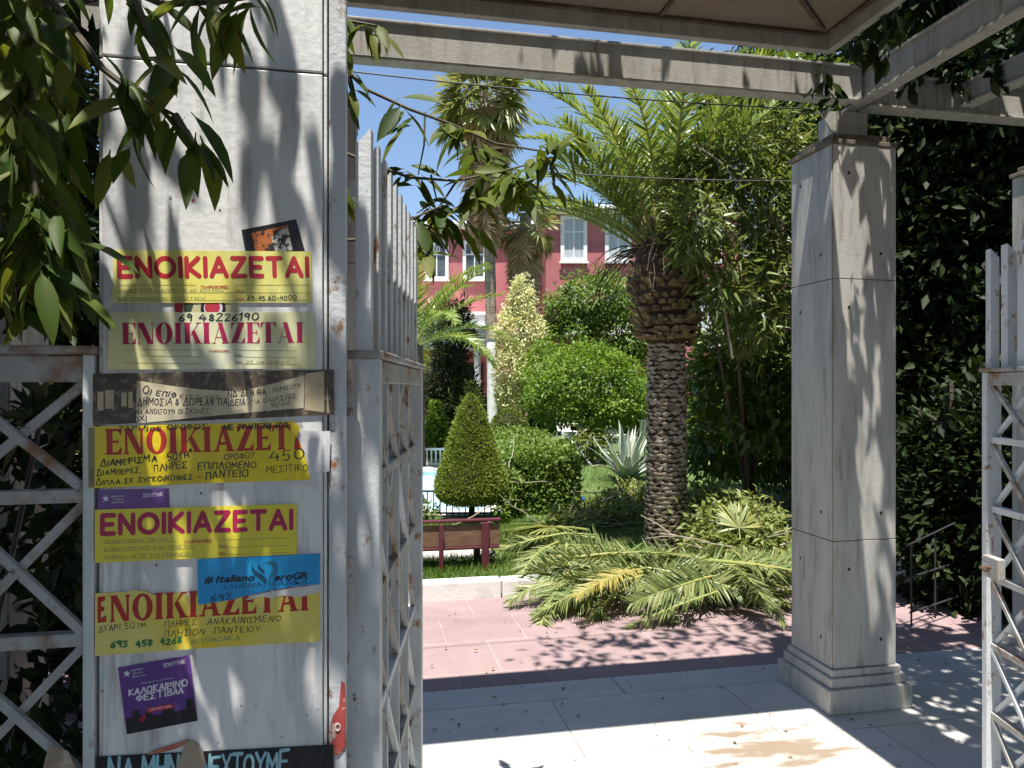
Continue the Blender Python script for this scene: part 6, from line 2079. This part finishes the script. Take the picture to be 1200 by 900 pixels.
# white railing across the pool's far side; dark railing by the topiary
def railing(name, label, a, b_, h, n, m, th):
    t = thing(name, label, 'railing', a)
    q = MB()
    for z in (h, h * .12):
        q.bar(a + Vector((0, 0, z)), b_ + Vector((0, 0, z)), th * 1.6, th * 1.6, (0, 0, 1))
    q.build('rail', m, t, a)
    for k in range(n):
        p = a.lerp(b_, k / (n - 1))
        q = MB(); q.box(p.x - th / 2, p.x + th / 2, p.y - th / 2, p.y + th / 2, p.z - .02, p.z + h); q.build('baluster', m, t, a)
    return t
railing('low_railing', 'low white picket railing on the far side of the pool', Vector((-2.9, 14.7, LZ)), Vector((-.55, 14.7, LZ)), .34, 28, M['white'], .028)
railing('low_railing', 'low black metal railing at the near pool edge under the topiary', Vector((-1.1, 8.98, LZ)), Vector((.05, 8.98, LZ)), .30, 16, M['iron'], .014)

# white plastic chairs
def chair():
    t = thing('garden_chair', 'white plastic garden chair', 'chair', (0, 0, 0), 0, 'white garden chairs')
    def bx(n, *a):
        b = MB(); b.box(*a); b.build(n, M['plastic'], t, bevel=.008)
    bx('seat', -.22, .22, -.21, .22, .40, .43)
    for sx_ in (-.21, .17):
        for sy_ in (-.21, .17):
            bx('leg', sx_, sx_ + .04, sy_, sy_ + .04, 0, .399)
    b = MB()
    for k in range(5):
        x = -.20 + k * .085
        b.hexa([(x, .19, .43), (x + .06, .19, .43), (x + .06, .215, .43), (x, .215, .43), (x, .29, .85), (x + .06, .29, .85), (x + .06, .31, .85), (x, .31, .85)])
    b.box(-.22, .22, .285, .32, .851, .89)
    b.build('backrest', M['plastic'], t, bevel=.006)
    for sx_ in (-.25, .21):
        bx('armrest', sx_, sx_ + .04, -.20, .20, .60, .625)
    return t
ch0 = chair()
ch0.location = G(705, 545, LZ); ch0.rotation_euler = (R(-38), 0, R(60)); ch0.location.z += .12; ch0['label'] = 'white plastic chair tipped back, left of the agave'
for (x, y, az, lb) in ((752, 540, 200, 'white plastic chair standing behind the agave'), (722, 530, 150, 'white plastic chair furthest back, behind the agave leaves'), (664, 524, 20, 'white plastic chair in shade under the round tree'), (605, 522, 90, 'white plastic chair beside the round clipped shrub')):
    c = copy_tree(ch0); c.location = G(x, y, LZ); c.rotation_euler = (0, 0, R(az)); c['label'] = lb
bm_ = MB(); bp_ = G(681, 590, LZ)
bm_.lathe([(.055 * math.sin(math.pi * (k + .1) / 10.2), .055 - .055 * math.cos(math.pi * (k + .1) / 10.2)) for k in range(11)], tuple(bp_), 18)
tag(bm_.build('ball', M['blue_ball'], org=bp_, smooth=True), 'small blue ball lying at the foot of the hedge', 'ball')
# grey hose over the grass
b = MB(); b.tube([G(600, 571, LZ) + Vector((0, 0, .3)), G(640, 580, LZ) + Vector((0, 0, .25)), G(690, 606, LZ) + Vector((0, 0, .14)), G(750, 604, LZ) + Vector((0, 0, .12)), G(780, 612, LZ)], .014, 7)
tag(b.build('bare_branch', M['twig_pale'], org=G(640, 600, LZ)), 'long pale bare branch lying on the lawn before the hedge', 'branch')
# dry leaves on the paving
rn = np.random.default_rng(77)
n = 420
u, v = rn.uniform(-1.5, 4.2, n), rn.uniform(1.9, 5.6, n)
P = np.stack([u * CU - v * SU, u * SU + v * CU, np.full(n, .006)], 1)
a = rn.random(n) * 6.28
A = np.stack([np.cos(a), np.sin(a), np.full(n, .04)], 1)
ll = rn.uniform(.012, .035, n)
lf = leaves('fallen_leaves', LM['litter'], P, A, np.tile((0, 0, 1.0), (n, 1)) + rand_dirs(n, rn) * .3, ll, ll * .5, T_small(), rng=rn)
tag(lf, 'scattered dry leaf bits on the paving', 'leaves', kind='stuff')

for o in list(bpy.data.objects):
    if not o.users_collection:
        bpy.data.objects.remove(o)
